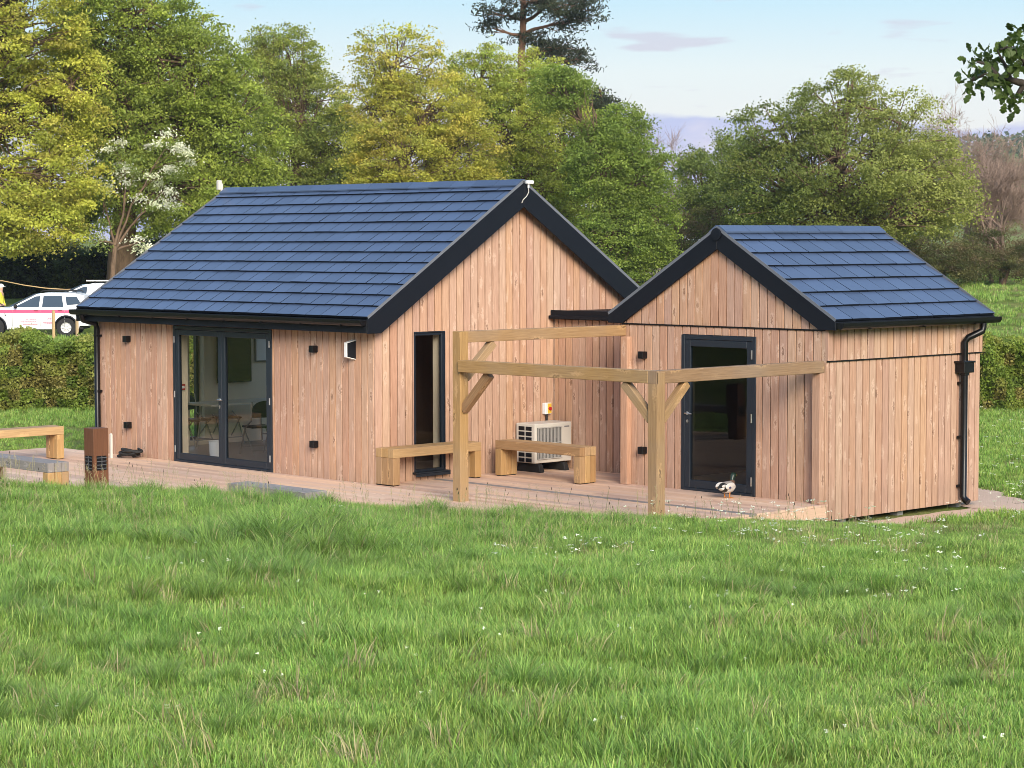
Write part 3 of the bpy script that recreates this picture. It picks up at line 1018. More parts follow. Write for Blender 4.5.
bench('timber bench standing against the wall under the tall narrow window', (.01, .0, 0), 1.69, 'y', wd=.38)
bench('timber bench in front of the white heat pump unit', (.31, 2.03, 0), 1.73, 'x')
bench('timber bench on the deck edge behind the brown bollard light with mown grass behind it', (-6.62, -2.8, 0), 1.75, 'y')
bench('timber bench with unweathered top painted grey with sky sheen beside the brown bollard light', (-3.05, -4.52, 0), 1.75, 'x', mats=M['bench'])
bench('grey topped timber bench half hidden by grass below the double doors', (2.3, -4.3, 0), 1.5, 'x', h=.52, mats=M['greyboard'])  # grey boards carry the reflected sky in their colour
for ob in bpy.data.objects:
    if ob.name.startswith('seat') and ob.parent and 'weathered' in ob.parent.get('label', ''):
        ob.data.materials[0] = M['greyboard']  # grey seat colour imitates sky reflected on the top

# ------------------------------------------------------------------ small fittings
def wall_light(loc, out, label):
    t = thing('wall_light', label, 'wall light', loc, 0, 'black cube wall lights')
    o = Vector(out)
    rx = abs(o.x) > .5
    b = MB(); b.box(o * .004, (.008, .09, .09) if rx else (.09, .008, .09)); b.build('back_plate', M['trim'], t)
    b = MB(); b.box(o * .052, (.086, .1, .1) if rx else (.1, .086, .1)); b.build('housing', M['gutter'], t, bevel=.005)
    b = MB(); b.box(o * .052 + Vector((0, 0, -.0515)), (.05, .06, .003)); b.build('lens', M['grey'], t)
    return t


wall_light((-6.01, 0, 1.87), (0, -1, 0), 'black cube light high on the wall between the downpipe and the double doors')
wall_light((-6.01, 0, .495), (0, -1, 0), 'black cube light low on the wall between the downpipe and the double doors')
wall_light((-1.305, 0, 1.867), (0, -1, 0), 'black cube light high on the wall between the double doors and the alarm box')
wall_light((-1.305, 0, .49), (0, -1, 0), 'black cube light low on the wall under the alarm box side')
wall_light((2.745, BY, 1.83), (0, -1, 0), 'black cube light on the annex, high beside the glass door')
wall_light((2.745, BY, .497), (0, -1, 0), 'black cube light on the annex, low behind the pergola post')

ab = thing('alarm_box', 'white wedge shaped floodlight box with dark side under the cabin eaves', 'alarm box', (-.45, 0, 1.885))
ab.scale = (.9, .9, .95)
b = MB()
b.poly([(-.06, 0, -.15), (.05, 0, -.15), (.05, 0, .15), (-.06, 0, .15), (-.05, -.16, -.11), (.015, -.16, -.11), (.015, -.16, .11), (-.05, -.16, .11)],
       [(0, 1, 5, 4), (2, 3, 7, 6), (3, 0, 4, 7), (4, 5, 6, 7), (3, 2, 1, 0), (1, 2, 6, 5)])
b.build('housing', M['white'], ab, bevel=.004)
b = MB()
P = [(.049, -.006, -.135), (.049, -.006, .135), (.019, -.15, .1), (.019, -.15, -.1)]
b.poly([(x + .006, y, z) for x, y, z in P] + P, [(0, 1, 2, 3), (7, 6, 5, 4), (0, 4, 5, 1), (1, 5, 6, 2), (2, 6, 7, 3), (3, 7, 4, 0)])
b.build('side_grille', M['trim'], ab)

# heat pump
hp = thing('heat_pump', 'white outdoor heat pump unit with fan grille in the corner behind the bench', 'heat pump', (.05, 2.71, 0))
W_, D_, H0, H1 = .77, .4, .135, .72
b = MB(); b.box((D_ / 2, W_ / 2, (H0 + H1) / 2), (D_, W_, H1 - H0)); b.build('casing', M['cream'], hp, bevel=.012, segs=2)
b = MB()                                   # fan opening with fine vertical fins
b.box((D_ + .002, .3, .43), (.006, .5, .47), 0)
for k in range(17):
    b.box((D_ + .012, .065 + k * .0294, .43), (.014, .008, .47), 1)
for z in (.2, .43, .66):
    b.box((D_ + .021, .3, z), (.006, .5, .012), 1)
b.build('fan_grille', [M['trim'], plain('grille_fins', (.40, .385, .36), .5)], hp)
b = MB()
for k in range(5):
    a = k * 2 * math.pi / 5
    b.beam((D_ + .0065, .3, .43), (D_ + .0065, .3 + .2 * math.cos(a), .43 + .2 * math.sin(a)), .12, .002, up=(1, 0, 0))
b.build('fan', M['trim'], hp)
b = MB()
for i in range(2):
    for j in range(7):
        b.box((.06 + i * .15 + .06, -.003, .18 + j * .078), (.12, .008, .058))
b.build('side_vent', M['trim'], hp)
b = MB(); b.box((D_ + .002, .665, .655), (.004, .1, .022)); b.build('badge', M['grey'], hp)
for y in (.1, .62):
    b = MB(); b.box((D_ / 2 + .0, y, .06), (D_ + .12, .1, .12), taper=.85); b.build('foot', M['black'], hp, bevel=.01)
b = MB(); b.tube([(.02, W_ + .01, .3), (-.03, W_ + .03, .28), (-.045, W_ + .03, .1)], .02, 8); b.build('pipe', M['black'], hp)

sw = thing('isolator_switch', 'grey box with yellow plate and red switch on the wall above the heat pump', 'switch', (0, 3.37, .9))
b = MB(); b.box((.035, 0, 0), (.07, .13, .17)); b.build('housing', M['white'], sw, bevel=.006)
b = MB(); b.box((.0725, .02, 0), (.005, .075, .15)); b.build('plate', M['yellow'], sw)
b = MB(); b.lathe([(0, 0), (.026, 0), (.024, .02), (0, .022)], (.075, .02, 0), (1, 0, 0), 14); b.box((.105, .02, 0), (.02, .014, .045)); b.build('knob', M['red'], sw)
b = MB(); b.tube([(.03, 0, -.085), (.03, 0, -.2)], .018, 8); b.build('conduit', M['black'], sw)

M['louvre'] = plain('louvre_grey', (.07, .075, .08), .5)
# bollard light and stake
bl = thing('bollard_light', 'square brown timber bollard light with dark louvred lamps near its middle', 'bollard light', (-1.14, -3.87, 0))
S = .23
b = MB(); b.box((0, 0, .48), (S, S, .96), grain=2); b.build('post', M['bollard'], bl, bevel=.006)
for ox, oy in ((0, -1), (1, 0)):
    b = MB(); b.box((ox * (S / 2 + .003), oy * (S / 2 + .003), .5), (.15 if oy else .008, .15 if ox else .008, .19)); lp = b.build('lamp', M['gutter'], bl)
    b = MB()
    for k in range(4):
        b.box((ox * (S / 2 + .012), oy * (S / 2 + .012), .43 + k * .047), (.15 if oy else .012, .15 if ox else .012, .01))
    b.box((ox * (S / 2 + .0125), oy * (S / 2 + .0125), .5), (.008 if oy else .01, .008 if ox else .01, .19))
    b.build('louvre', M['louvre'], lp)
mk = MB(); mk.box((-5.88, -.45, .19), (.05, .03, .38)); mk.box((-5.88, -.45, .385), (.035, .026, .02))
tag(mk.build('marker_stake', M['cream'], bevel=.004), 'short white marker stake standing beside the brown bollard light', 'stake')
b = MB()
pts = []
for i in range(90):
    t = i * .37
    r = .2 + .035 * math.sin(i * .9)
    pts.append((-5.8 + .85 * r * math.cos(t) + .002 * i, -.22 + .6 * r * math.sin(t), .03 + .02 * math.sin(i * .5) + .0012 * i))
b.tube(pts, .02, 6)
tag(b.build('cable_coil', M['black']), 'coil of black cable lying on the deck at the foot of the wall', 'cable')

# things on the roof ridge
an = thing('roof_antenna', 'white box antenna on a short mast at the far end of the cabin ridge', 'antenna', (-7.2, AW, 4.1))
b = MB(); b.tube([(0, 0, -.08), (0, 0, .3)], .025, 8); b.build('mast', M['cream'], an)
b = MB(); b.box((-.03, -.03, .27), (.075, .075, .17)); b.build('box', M['cream'], an, bevel=.015, segs=2)
b = MB(); b.box((.1, 0, -.08), (.24, .04, .03)); b.build('bracket', M['grey'], an)
cm = thing('ridge_camera', 'small white sensor with hanging white cable at the gable peak', 'sensor', (AXR, AW, AHR))
cm.scale = (.8, .75, .85)
b = MB(); b.box((.05, .1, -.03), (.07, .17, .06)); b.build('housing', M['white'], cm, bevel=.012, segs=2)
b = MB(); b.tube([(.03, .09, -.06), (.03, .09, -.13)], .02, 8); b.build('bracket', M['white'], cm)
b = MB(); b.tube([(.02, .1, -.1), (.02, .11, -.2), (.015, .05, -.28), (.015, -.04, -.33), (.012, -.06, -.38), (-.17, -.07, -.42)], .008, 6); b.build('cable', M['cream'], cm)

# ------------------------------------------------------------------ inside the cabin
tb = thing('folding_table', 'pale folding table inside behind the glazed double doors', 'table', (-6.0, 2.2, .025))
b = MB(); b.box((0, 0, .725), (.75, 1.75, .035)); b.build('top', M['table'], tb, bevel=.006)
for sy in (-1, 1):
    b = MB()
    for sx in (-1, 1):
        b.tube([(sx * .27, sy * .6, .705), (sx * .31, sy * .68, .0)], .014, 8)
    b.tube([(-.3, sy * .655, .15), (.3, sy * .655, .15)], .011, 8)
    b.build('leg', M['chrome'], tb)


def make_chair():
    t = thing('folding_chair', 'x', 'chair', (0, 0, .025), 0, 'folding chairs round the table')
    b = MB(); b.box((0, .02, .445), (.4, .38, .03)); b.build('seat', M['seat'], t, bevel=.012, segs=2)
    b = MB()
    pts, pts2 = [], []
    n = 9
    for i in range(n):                     # rounded back
        a = math.pi * i / (n - 1)
        pts.append((-.2 * math.cos(a), -.2 - .03 * math.sin(a), .74 + .13 * math.sin(a)))
    lower = [(.19, -.18, .6), (-.19, -.18, .6)]
    ring = pts + lower
    m = len(ring)
    V = [(x, y - .012, z) for x, y, z in ring] + [(x, y + .012, z) for x, y, z in ring]
    b.poly(V, [tuple(range(m - 1, -1, -1)), tuple(range(m, 2 * m))] + [(i, (i + 1) % m, m + (i + 1) % m, m + i) for i in range(m)])
    b.build('backrest', M['seat'], t)
    for sx in (-1, 1):
        b = MB(); b.tube([(sx * .21, -.21, .86), (sx * .21, -.17, .55), (sx * .21, .05, .43), (sx * .21, .27, .0)], .011, 8); b.build('leg', M['chrome'], t)
        b = MB(); b.tube([(sx * .19, .16, .43), (sx * .19, -.26, .0)], .011, 8); b.build('leg', M['chrome'], t)
    b = MB(); b.tube([(-.21, .2, .12), (.21, .2, .12)], .009, 6); b.tube([(-.19, -.2, .08), (.19, -.2, .08)], .009, 6); b.build('stretcher', M['chrome'], t)
    return t


ch = make_chair()
spots = [((-4.55, 1.45), 1.35, 'dark folding chair nearest the right glazed door leaf, turned to the table'),
         ((-6.42, 1.55), -1.45, 'dark folding chair behind the table close to the side window'),
         ((-6.5, 2.25), -1.7, 'dark folding chair behind the table beneath the black screen'),
         ((-4.9, 2.6), 1.7, 'dark folding chair deepest in the room on the near side of the table')]
for i, ((x, y), rz, lab) in enumerate(spots):
    c = ch if i == 0 else copy_tree(ch)
    c.location = (x, y, .025); c.rotation_euler = (0, 0, rz); c['label'] = lab
tv = thing('television', 'black screen on the inside wall seen through the glazed double doors', 'screen', (-6.575, 2.5, 1.45))
b = MB(); b.box((0, 0, 0), (.05, .7, .82)); b.build('casing', M['gutter'], tv, bevel=.006)
b = MB(); b.box((.027, 0, 0), (.004, .66, .78)); b.build('screen', M['screen'], tv)
nb = MB(); nb.box((-6.59, 3.2, 1.62), (.03, .5, .5)); nb.box((-6.585, 3.2, 1.62), (.03, .46, .46), 1)
tag(nb.build('notice_board', [M['grey'], M['white']], bevel=.003), 'white notice board on the inside wall right of the black screen', 'notice board')
cp = thing('fire_call_point', 'small red call point on the pale reveal inside the double doors', 'call point', (dx0 + .001, .15, 1.15))
b = MB(); b.box((.02, 0, 0), (.04, .09, .09)); b.build('housing', M['red'], cp, bevel=.006)
b = MB(); b.box((.0415, 0, 0), (.003, .05, .04)); b.build('glass_plate', M['white'], cp)
bn = MB(); bn.lathe([(0, 0), (.11, 0), (.13, .27), (.135, .28), (.12, .28), (.1, .02), (0, .02)], (-4.45, .55, .025), (0, 0, 1), 20)
tag(bn.build('waste_bin', M['white']), 'small white bin on the floor just inside the left door leaf', 'bin')

# ------------------------------------------------------------------ ground
def ground_mat():
    m, nt, out = new_mat('meadow_ground')
    g = N(nt, 'ShaderNodeNewGeometry')
    P = g.outputs['Position']
    n1 = N(nt, 'ShaderNodeTexNoise', {'Vector': P, 'Scale': .35, 'Detail': 8, 'Roughness': .65})
    n2 = N(nt, 'ShaderNodeTexNoise', {'Vector': P, 'Scale': 2.6, 'Detail': 8, 'Roughness': .7})
    n3 = N(nt, 'ShaderNodeTexNoise', {'Vector': P, 'Scale': 17.0, 'Detail': 5, 'Roughness': .7})
    c = ramp(nt, n2.outputs['Fac'], [(.3, (.06, .10, .016)), (.5, (.14, .20, .03)), (.7, (.26, .30, .065))])
    c = mixc(nt, ramp(nt, n1.outputs['Fac'], [(.42, 0), (.62, 1)]), c, (.25, .26, .08))
    c = mixc(nt, math_(nt, 'MULTIPLY', ramp(nt, n3.outputs['Fac'], [(.45, 0), (.7, 1)]), .6), c, (.06, .085, .02))
    bp = N(nt, 'ShaderNodeBump', {'Height': n2.outputs['Fac'], 'Strength': .8, 'Distance': .25})
    b = N(nt, 'ShaderNodeBsdfPrincipled', {'Base Color': c, 'Roughness': .9, 'Specular IOR Level': .1, 'Normal': bp.outputs[0]})
    nt.links.new(b.outputs[0], out.inputs[0])
    return m


M['ground'] = ground_mat()
Ds = np.concatenate([np.linspace(-700, -60, 12), np.linspace(-50, 4, 28), np.arange(5, 36, .3), np.arange(36, 62, 1.0), np.arange(63, 140, 2.5), np.geomspace(142, 3000, 26)])
tt = np.linspace(-1, 1, 181)
tt = np.sign(tt) * np.abs(tt) ** 1.9
DD, TT = np.meshgrid(Ds, tt, indexing='ij')
SS = TT * (70 + .75 * np.abs(DD))
gx_, gy_ = CX + FX * DD + RX * SS, CY + FY * DD + RY * SS
gzv = gz(gx_.ravel(), gy_.ravel())
GV = np.stack([gx_.ravel(), gy_.ravel(), gzv], 1)
nr, nc = DD.shape
ii = np.arange((nr - 1) * (nc - 1)); r_, c_ = ii // (nc - 1), ii % (nc - 1)
GF = np.stack([r_ * nc + c_, r_ * nc + c_ + 1, (r_ + 1) * nc + c_ + 1, (r_ + 1) * nc + c_], 1)
structure(np_mesh('ground', GV, GF, M['ground'], smooth=True))

# far hill with its wood
H = []
hx = []
for i in range(40):
    for j in range(14):
        s = 60 + i * 9.0; D = 560 + j * 22
        h = 38 * math.sin(min(1, j / 8) * math.pi / 2) * smooth((i) / 16.0) * (.9 + .12 * math.sin(i * .8))
        x, y = ground_xy(s, D)
        H.append((x, y, 2.5 + h))
HF = [(i * 14 + j, (i + 1) * 14 + j, (i + 1) * 14 + j + 1, i * 14 + j + 1) for i in range(39) for j in range(13)]
structure(np_mesh('hill', np.array(H), np.array(HF), M['ground'], smooth=True))


def gravel_mat():
    m, nt, out = new_mat('gravel_path')
    g = N(nt, 'ShaderNodeNewGeometry')
    n2 = N(nt, 'ShaderNodeTexNoise', {'Vector': g.outputs['Position'], 'Scale': 5, 'Detail': 6})
    vo = N(nt, 'ShaderNodeTexVoronoi', {'Vector': g.outputs['Position'], 'Scale': 55})
    c = mixc(nt, n2.outputs['Fac'], (.58, .40, .28), (.68, .50, .38))
    c = mixc(nt, math_(nt, 'MULTIPLY', N(nt, 'ShaderNodeSeparateColor', {0: vo.outputs['Color']}).outputs[0], .5), c, (.46, .34, .26))
    bp = N(nt, 'ShaderNodeBump', {'Height': vo.outputs['Distance'], 'Strength': .5, 'Distance': .02})
    b = N(nt, 'ShaderNodeBsdfPrincipled', {'Base Color': c, 'Roughness': .9, 'Normal': bp.outputs[0]})
    nt.links.new(b.outputs[0], out.inputs[0])
    return m


M['gravel'] = gravel_mat()


def strip(name, pts, w, mat, lift):
    V, F = [], []
    P = []
    for a, b in zip(pts[:-1], pts[1:]):
        for k in range(14):
            P.append(Vector(a).lerp(Vector(b), k / 14))
    P.append(Vector(pts[-1]))
    n = 7
    for i, p in enumerate(P):
        d = (P[min(i + 1, len(P) - 1)] - P[max(i - 1, 0)]).normalized()
        o = Vector((-d.y, d.x))
        for k in range(n):
            q = p + o * w * ((k / (n - 1)) - .5) * (1 + .1 * math.sin(i * .9 + k))
            V.append((q.x, q.y, gz1(q.x, q.y) + lift))
    for i in range(len(P) - 1):
        for k in range(n - 1):
            F.append((i * n + k, i * n + k + 1, (i + 1) * n + k + 1, (i + 1) * n + k))
    return structure(np_mesh(name, np.array(V), np.array(F), mat, smooth=True))


strip('path', [(14, 8.6), (9.5, 7.4), (6.2, 6.25), (4.0, 7.6), (1.5, 9.5)], 1.25, M['gravel'], .012)
strip('path', [(6.35, 6.1), (6.3, 4.4), (6.25, 2.9)], .55, M['gravel'], .006)
strip('path', [(-19, -7.5), (-14, -3.2), (-9.5, .5), (-8.6, 4.5), (-9, 9)], .9, M['gravel'], .012)

# ------------------------------------------------------------------ grass: small tufts of blades set over the bank
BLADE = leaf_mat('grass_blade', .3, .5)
GRASSCOL = [(.18, .335, .034), (.22, .39, .042), (.12, .25, .026), (.27, .41, .058), (.34, .43, .09), (.17, .345, .045)]


def blades(n, hmin, hmax, wid, rad, lean, seed, cols=None, straw=.014, segs=4, radial=.25, comb=.35):
    """One tuft: blades that rise, arch over and hang, more or less away from its middle."""
    r = np.random.default_rng(seed)
    ang = r.uniform(0, 2 * np.pi, n); rr = rad * np.sqrt(r.uniform(0, 1, n))
    bx, by = rr * np.cos(ang), rr * np.sin(ang)
    h = r.uniform(hmin, hmax, n) * (1 - .25 * rr / rad)
    la = np.where(r.uniform(0, 1, n) < radial, ang + r.normal(0, .5, n), np.where(r.uniform(0, 1, n) < comb, r.normal(0, .6, n), r.uniform(0, 2 * np.pi, n)))
    bendy = np.abs(r.normal(lean, .35, n)) + .1           # total turn of the blade in radians
    w = wid * r.uniform(.7, 1.3, n)
    wa = la + np.pi / 2 + r.normal(0, .35, n)
    cols = np.array(cols if cols is not None else GRASSCOL)
    cc = cols[r.integers(0, len(cols), n)] * r.uniform(.6, 1.35, (n, 1))
    st = r.uniform(0, 1, n) < straw
    cc[st] = np.array((.45, .38, .18)) * r.uniform(.7, 1.2, (st.sum(), 1))
    V, F, C = [], [], []
    for i in range(n):
        b0 = len(V)
        x, z, a = 0.0, -.012, .12 * bendy[i]
        for k in range(segs + 1):
            t = k / segs
            px, py = bx[i] + np.cos(la[i]) * x, by[i] + np.sin(la[i]) * x
            ww = w[i] * (1 - t ** 2.2) * .5 + .0003
            V.append((px - np.cos(wa[i]) * ww, py - np.sin(wa[i]) * ww, z)); V.append((px + np.cos(wa[i]) * ww, py + np.sin(wa[i]) * ww, z))
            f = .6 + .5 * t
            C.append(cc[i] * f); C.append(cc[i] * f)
            L = h[i] / segs * 1.12
            x += math.sin(a) * L; z += math.cos(a) * L
            a += bendy[i] / segs * (.6 + .9 * t)
        for k in range(segs):
            F.append((b0 + 2 * k, b0 + 2 * k + 1, b0 + 2 * k + 3, b0 + 2 * k + 2))
    return V, F, C


tufts = []


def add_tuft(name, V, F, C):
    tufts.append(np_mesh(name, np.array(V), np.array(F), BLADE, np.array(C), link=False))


for k in range(6):      # 0-5 short turf
    add_tuft('tuft', *blades(70, .03, .075, .0036, .10, 1.15, 100 + k, straw=.02))
for k in range(4):      # 6-9 meadow grass
    add_tuft('tuft', *blades(76, .055, .15, .0041, .11, 1.25, 200 + k))
for k in range(3):      # 10-12 rank tussock
    add_tuft('tuft', *blades(230, .13, .34, .0046, .12, 1.5, 300 + k, cols=[(.115, .235, .028), (.16, .30, .036), (.22, .36, .055)], radial=.85, straw=.02, segs=5))
for k in range(2):      # 13-14 dry tussock
    add_tuft('tuft', *blades(40, .06, .22, .005, .1, 1.5, 400 + k, cols=[(.34, .33, .11), (.42, .36, .17), (.2, .28, .055)], straw=.3))
for k in range(3):      # 15-17 broad clump for the far strip
    add_tuft('tuft', *blades(60, .07, .17, .012, .2, .8, 500 + k))


def flowers(kind, seed):
    r = np.random.default_rng(seed)
    V, F, C = [], [], []
    n = {'umbel': 2, 'daisy': 3, 'plantain': 2, 'seed': 9}[kind]
    for i in range(n):
        x, y = r.normal(0, .16, 2)
        h = {'umbel': r.uniform(.12, .24), 'daisy': r.uniform(.06, .11), 'plantain': r.uniform(.24, .40), 'seed': r.uniform(.26, .44)}[kind]
        dx, dy = r.normal(0, .12 * h, 2)
        stem = (.10, .15, .04) if kind != 'seed' else (.30, .27, .12)
        w = .0016
        a = r.uniform(0, 6.28)
        b0 = len(V)
        ca, sa = np.cos(a) * w, np.sin(a) * w
        V += [(x - ca, y - sa, 0), (x + ca, y + sa, 0), (x + dx + ca, y + dy + sa, h), (x + dx - ca, y + dy - sa, h)]
        C += [stem] * 4; F.append((b0, b0 + 1, b0 + 2, b0 + 3))
        X, Y, Z = x + dx, y + dy, h
        if kind in ('umbel', 'daisy'):
            for q in range(9 if kind == 'umbel' else 6):
                R = .026 if kind == 'umbel' else .007
                ox, oy, oz = r.normal(0, R * .6, 2).tolist() + [r.normal(0, .004)]
                s = .009 if kind == 'umbel' else .008
                b0 = len(V)
                V += [(X + ox - s, Y + oy, Z + oz), (X + ox, Y + oy - s, Z + oz + .004), (X + ox + s, Y + oy, Z + oz), (X + ox, Y + oy + s, Z + oz + .004)]
                C += [(.85, .85, .78)] * 4; F.append((b0, b0 + 1, b0 + 2, b0 + 3))
        elif kind == 'plantain':
            for a in (0, 1.57):
                cw, sw_ = np.cos(a) * .0042, np.sin(a) * .0042
                b0 = len(V)
                V += [(X - cw, Y - sw_, Z - .01), (X + cw, Y + sw_, Z - .01), (X + cw * .6, Y + sw_ * .6, Z + .02), (X - cw * .6, Y - sw_ * .6, Z + .02)]
                C += [(.03, .02, .015)] * 4; F.append((b0, b0 + 1, b0 + 2, b0 + 3))
        else:
            for q in range(8):
                a = r.uniform(0, 6.28); l = .02
                zz = Z - q * .012
                b0 = len(V)
                V += [(X, Y, zz), (X + .002, Y + .002, zz + .002), (X + np.cos(a) * l, Y + np.sin(a) * l, zz + .018), (X + np.cos(a) * l * .8, Y + np.sin(a) * l * .8, zz + .02)]
                C += [(.33, .27, .16)] * 4; F.append((b0, b0 + 1, b0 + 2, b0 + 3))
    return V, F, C


for kd, sd in (('umbel', 1), ('umbel', 2), ('daisy', 3), ('plantain', 4), ('plantain', 5), ('seed', 6), ('seed', 7)):   # 18-24
    add_tuft('tuft', *flowers(kd, sd))

tuft_coll = bpy.data.collections.new('tufts')
for i, o in enumerate(tufts):
    o.name = f'tuft_{i:03d}'
    tuft_coll.objects.link(o)


def vnoise(x, y, sc, seed=0):
    """Smooth value noise."""
    x = x * sc + seed * 17.3; y = y * sc + seed * 9.1
    xi, yi = np.floor(x).astype(int), np.floor(y).astype(int)
    fx, fy = smooth(x - xi), smooth(y - yi)
    h = lambda a, b: np.modf(np.abs(np.sin(a * 127.1 + b * 311.7 + seed) * 43758.5453))[0]
    return (h(xi, yi) * (1 - fx) + h(xi + 1, yi) * fx) * (1 - fy) + (h(xi, yi + 1) * (1 - fx) + h(xi + 1, yi + 1) * fx) * fy


def in_deck(x, y):
    xm = np.where(y > BY, BX, np.where(y > -1.3, 6.0, 6.0 - (-1.3 - y) * .89))
    return (x > -8.25) & (x < xm + .02) & (y > -4.75) & (y < LY) | ((x > -6.9) & (x < 0) & (y > 0) & (y < 5.5)) | ((x > 2.2) & (x < 6.3) & (y > 2.5) & (y < 6.1))


PX, PY, PI_, PR, PS_ = [], [], [], [], []


def scatter(n, d0, d1, half, power=1.0):
    u = rng.uniform(0, 1, n)
    D = d0 + (d1 - d0) * u ** power
    s = rng.uniform(-1, 1, n) * half(D)
    x, y = CX + FX * D + RX * s, CY + FY * D + RY * s
    return x, y, D, s


def put(x, y, idx, sc, tilt=.12):
    PX.append(x); PY.append(y); PI_.append(idx)
    PS_.append(sc)
    r = np.stack([rng.normal(0, tilt, len(x)), rng.normal(0, tilt, len(x)), rng.uniform(0, 6.283, len(x))], 1)
    PR.append(r)


# bank in front of the deck
x, y, D, s = scatter(66000, 7.0, 29.5, lambda D: D * .228 + 4.6, .8)
ok = ~in_deck(x, y)
x, y, D, s = x[ok], y[ok], D[ok], s[ok]
n1, n2 = vnoise(x, y, .55, 1), vnoise(x, y, 1.7, 2)
rank = .55 * n1 + .45 * n2 + .30 * smooth((D - 11) / 8) - .16 + .35 * np.exp(-(((s + 1.9) / 1.1) ** 2 + ((D - 19.5) / 3.2) ** 2))
rank = rank - .38 * smooth((s - .3) / 2) * smooth((D - 17) / 5) - .12 * smooth((D - 23) / 2)
u = rng.uniform(0, 1, len(x))
idx = np.where(rank + (u - .5) * .35 > .50, rng.integers(6, 10, len(x)), rng.integers(0, 6, len(x)))
idx = np.where((rng.uniform(0, 1, len(x)) < .012) | ((vnoise(x, y, 1.1, 5) > .86) & (rng.uniform(0, 1, len(x)) < .12)), rng.integers(13, 15, len(x)), idx)
put(x, y, idx, rng.uniform(.75, 1.3, len(x)) * (1 - .25 * smooth((D - 22) / 3)))
# rank tussocks standing up out of it
x, y, D, s = scatter(3600, 9, 24.5, lambda D: D * .23 + 4.2, .9)
cl = .6 * vnoise(x, y, .8, 11) + .4 * vnoise(x, y, 2.3, 12) + .12 * smooth((D - 12) / 6) + .1 * smooth((D - 21) / 2) * smooth((1.2 - s) / 1.0) - .22 * smooth((s - .3) / 2) * smooth((D - 17) / 5) + .5 * np.exp(-(((s + 1.9) / .8) ** 2 + ((D - 19) / 2.2) ** 2))
ok = ~in_deck(x, y) & (cl + rng.normal(0, .06, len(x)) > .59)
put(x[ok], y[ok], rng.integers(10, 13, ok.sum()), rng.uniform(.4, .85, ok.sum()) * (.75 + .25 * smooth((D[ok] - 10) / 7)) * (1 + .8 * np.exp(-(((s[ok] + 1.9) / .8) ** 2 + ((D[ok] - 19) / 2.2) ** 2))))
# taller fringe along the top of the bank in front of the deck
x, y, D, s = scatter(420, 23.2, 25.4, lambda D: 0 * D + 6.0)
ok = ~in_deck(x, y) & (s < 1.2) & (vnoise(s, D * .3, 1.5, 21) > .48)
put(x[ok], y[ok], np.where(rng.uniform(0, 1, ok.sum()) < .6, rng.integers(10, 13, ok.sum()), rng.integers(6, 10, ok.sum())), rng.uniform(.45, .95, ok.sum()))
# grass past the deck, to the sides and behind
x, y, D, s = scatter(17000, 28.5, 52, lambda D: D * .235 + 6.0)
ok = ~in_deck(x, y) & ((s / D < -.14) | (s / D > .1))
x, y = x[ok], y[ok]
onpath = np.zeros(len(x), bool)
for a, b, w in (((14, 8.6), (9.5, 7.4), .6), ((9.5, 7.4), (6.2, 6.25), .6), ((6.2, 6.25), (4.0, 7.6), .6), ((6.35, 6.1), (6.25, 2.9), .28), ((-19, -7.5), (-14, -3.2), .4), ((-14, -3.2), (-9.5, .5), .4), ((-9.5, .5), (-8.6, 4.5), .4)):
    ax, ay, bx, by = *a, *b
    t = np.clip(((x - ax) * (bx - ax) + (y - ay) * (by - ay)) / ((bx - ax) ** 2 + (by - ay) ** 2), 0, 1)
    onpath |= np.hypot(x - ax - t * (bx - ax), y - ay - t * (by - ay)) < w
x, y = x[~onpath], y[~onpath]
put(x, y, rng.integers(15, 18, len(x)), np.where(np.hypot(x + 12, y + 1) < 6, rng.uniform(.35, .6, len(x)), rng.uniform(.5, .95, len(x))))
# field to the hedge line and beyond it
x, y, D, s = scatter(9000, 58, 118, lambda D: D * .235 + 1.0)
ok = (s / D > .19) | (s / D < -.17) & (D < 84)
put(x[ok], y[ok], np.where(rng.uniform(0, 1, ok.sum()) < .35, rng.integers(13, 15, ok.sum()), rng.integers(15, 18, ok.sum())), rng.uniform(.8, 2.0, ok.sum()))
# flowers and seed heads
x, y, D, s = scatter(520, 13, 29, lambda D: D * .23, .5)
ok = ~in_deck(x, y) & (vnoise(x, y, .5, 8) + .35 * smooth((s + 1) / 4) * smooth((D - 17) / 6) > .68)
put(x[ok], y[ok], np.where(rng.uniform(0, 1, ok.sum()) < .75, rng.integers(18, 20, ok.sum()), 20), rng.uniform(.7, 1.25, ok.sum()))
x, y, D, s = scatter(36, 8.5, 20, lambda D: D * .23)
put(x, y, np.full(len(x), 20), rng.uniform(.7, 1.2, len(x)))
x, y, D, s = scatter(170, 20.5, 26.0, lambda D: D * .23)
ok = ~in_deck(x, y) & (s < 3.2)
put(x[ok], y[ok], rng.integers(21, 25, ok.sum()), rng.uniform(.6, 1.0, ok.sum()))
x, y, D, s = scatter(700, 30, 48, lambda D: D * .235 + 1.0)
ok = ~in_deck(x, y) & (s / D > .19)
put(x[ok], y[ok], rng.integers(18, 20, ok.sum()), rng.uniform(.8, 1.2, ok.sum()))

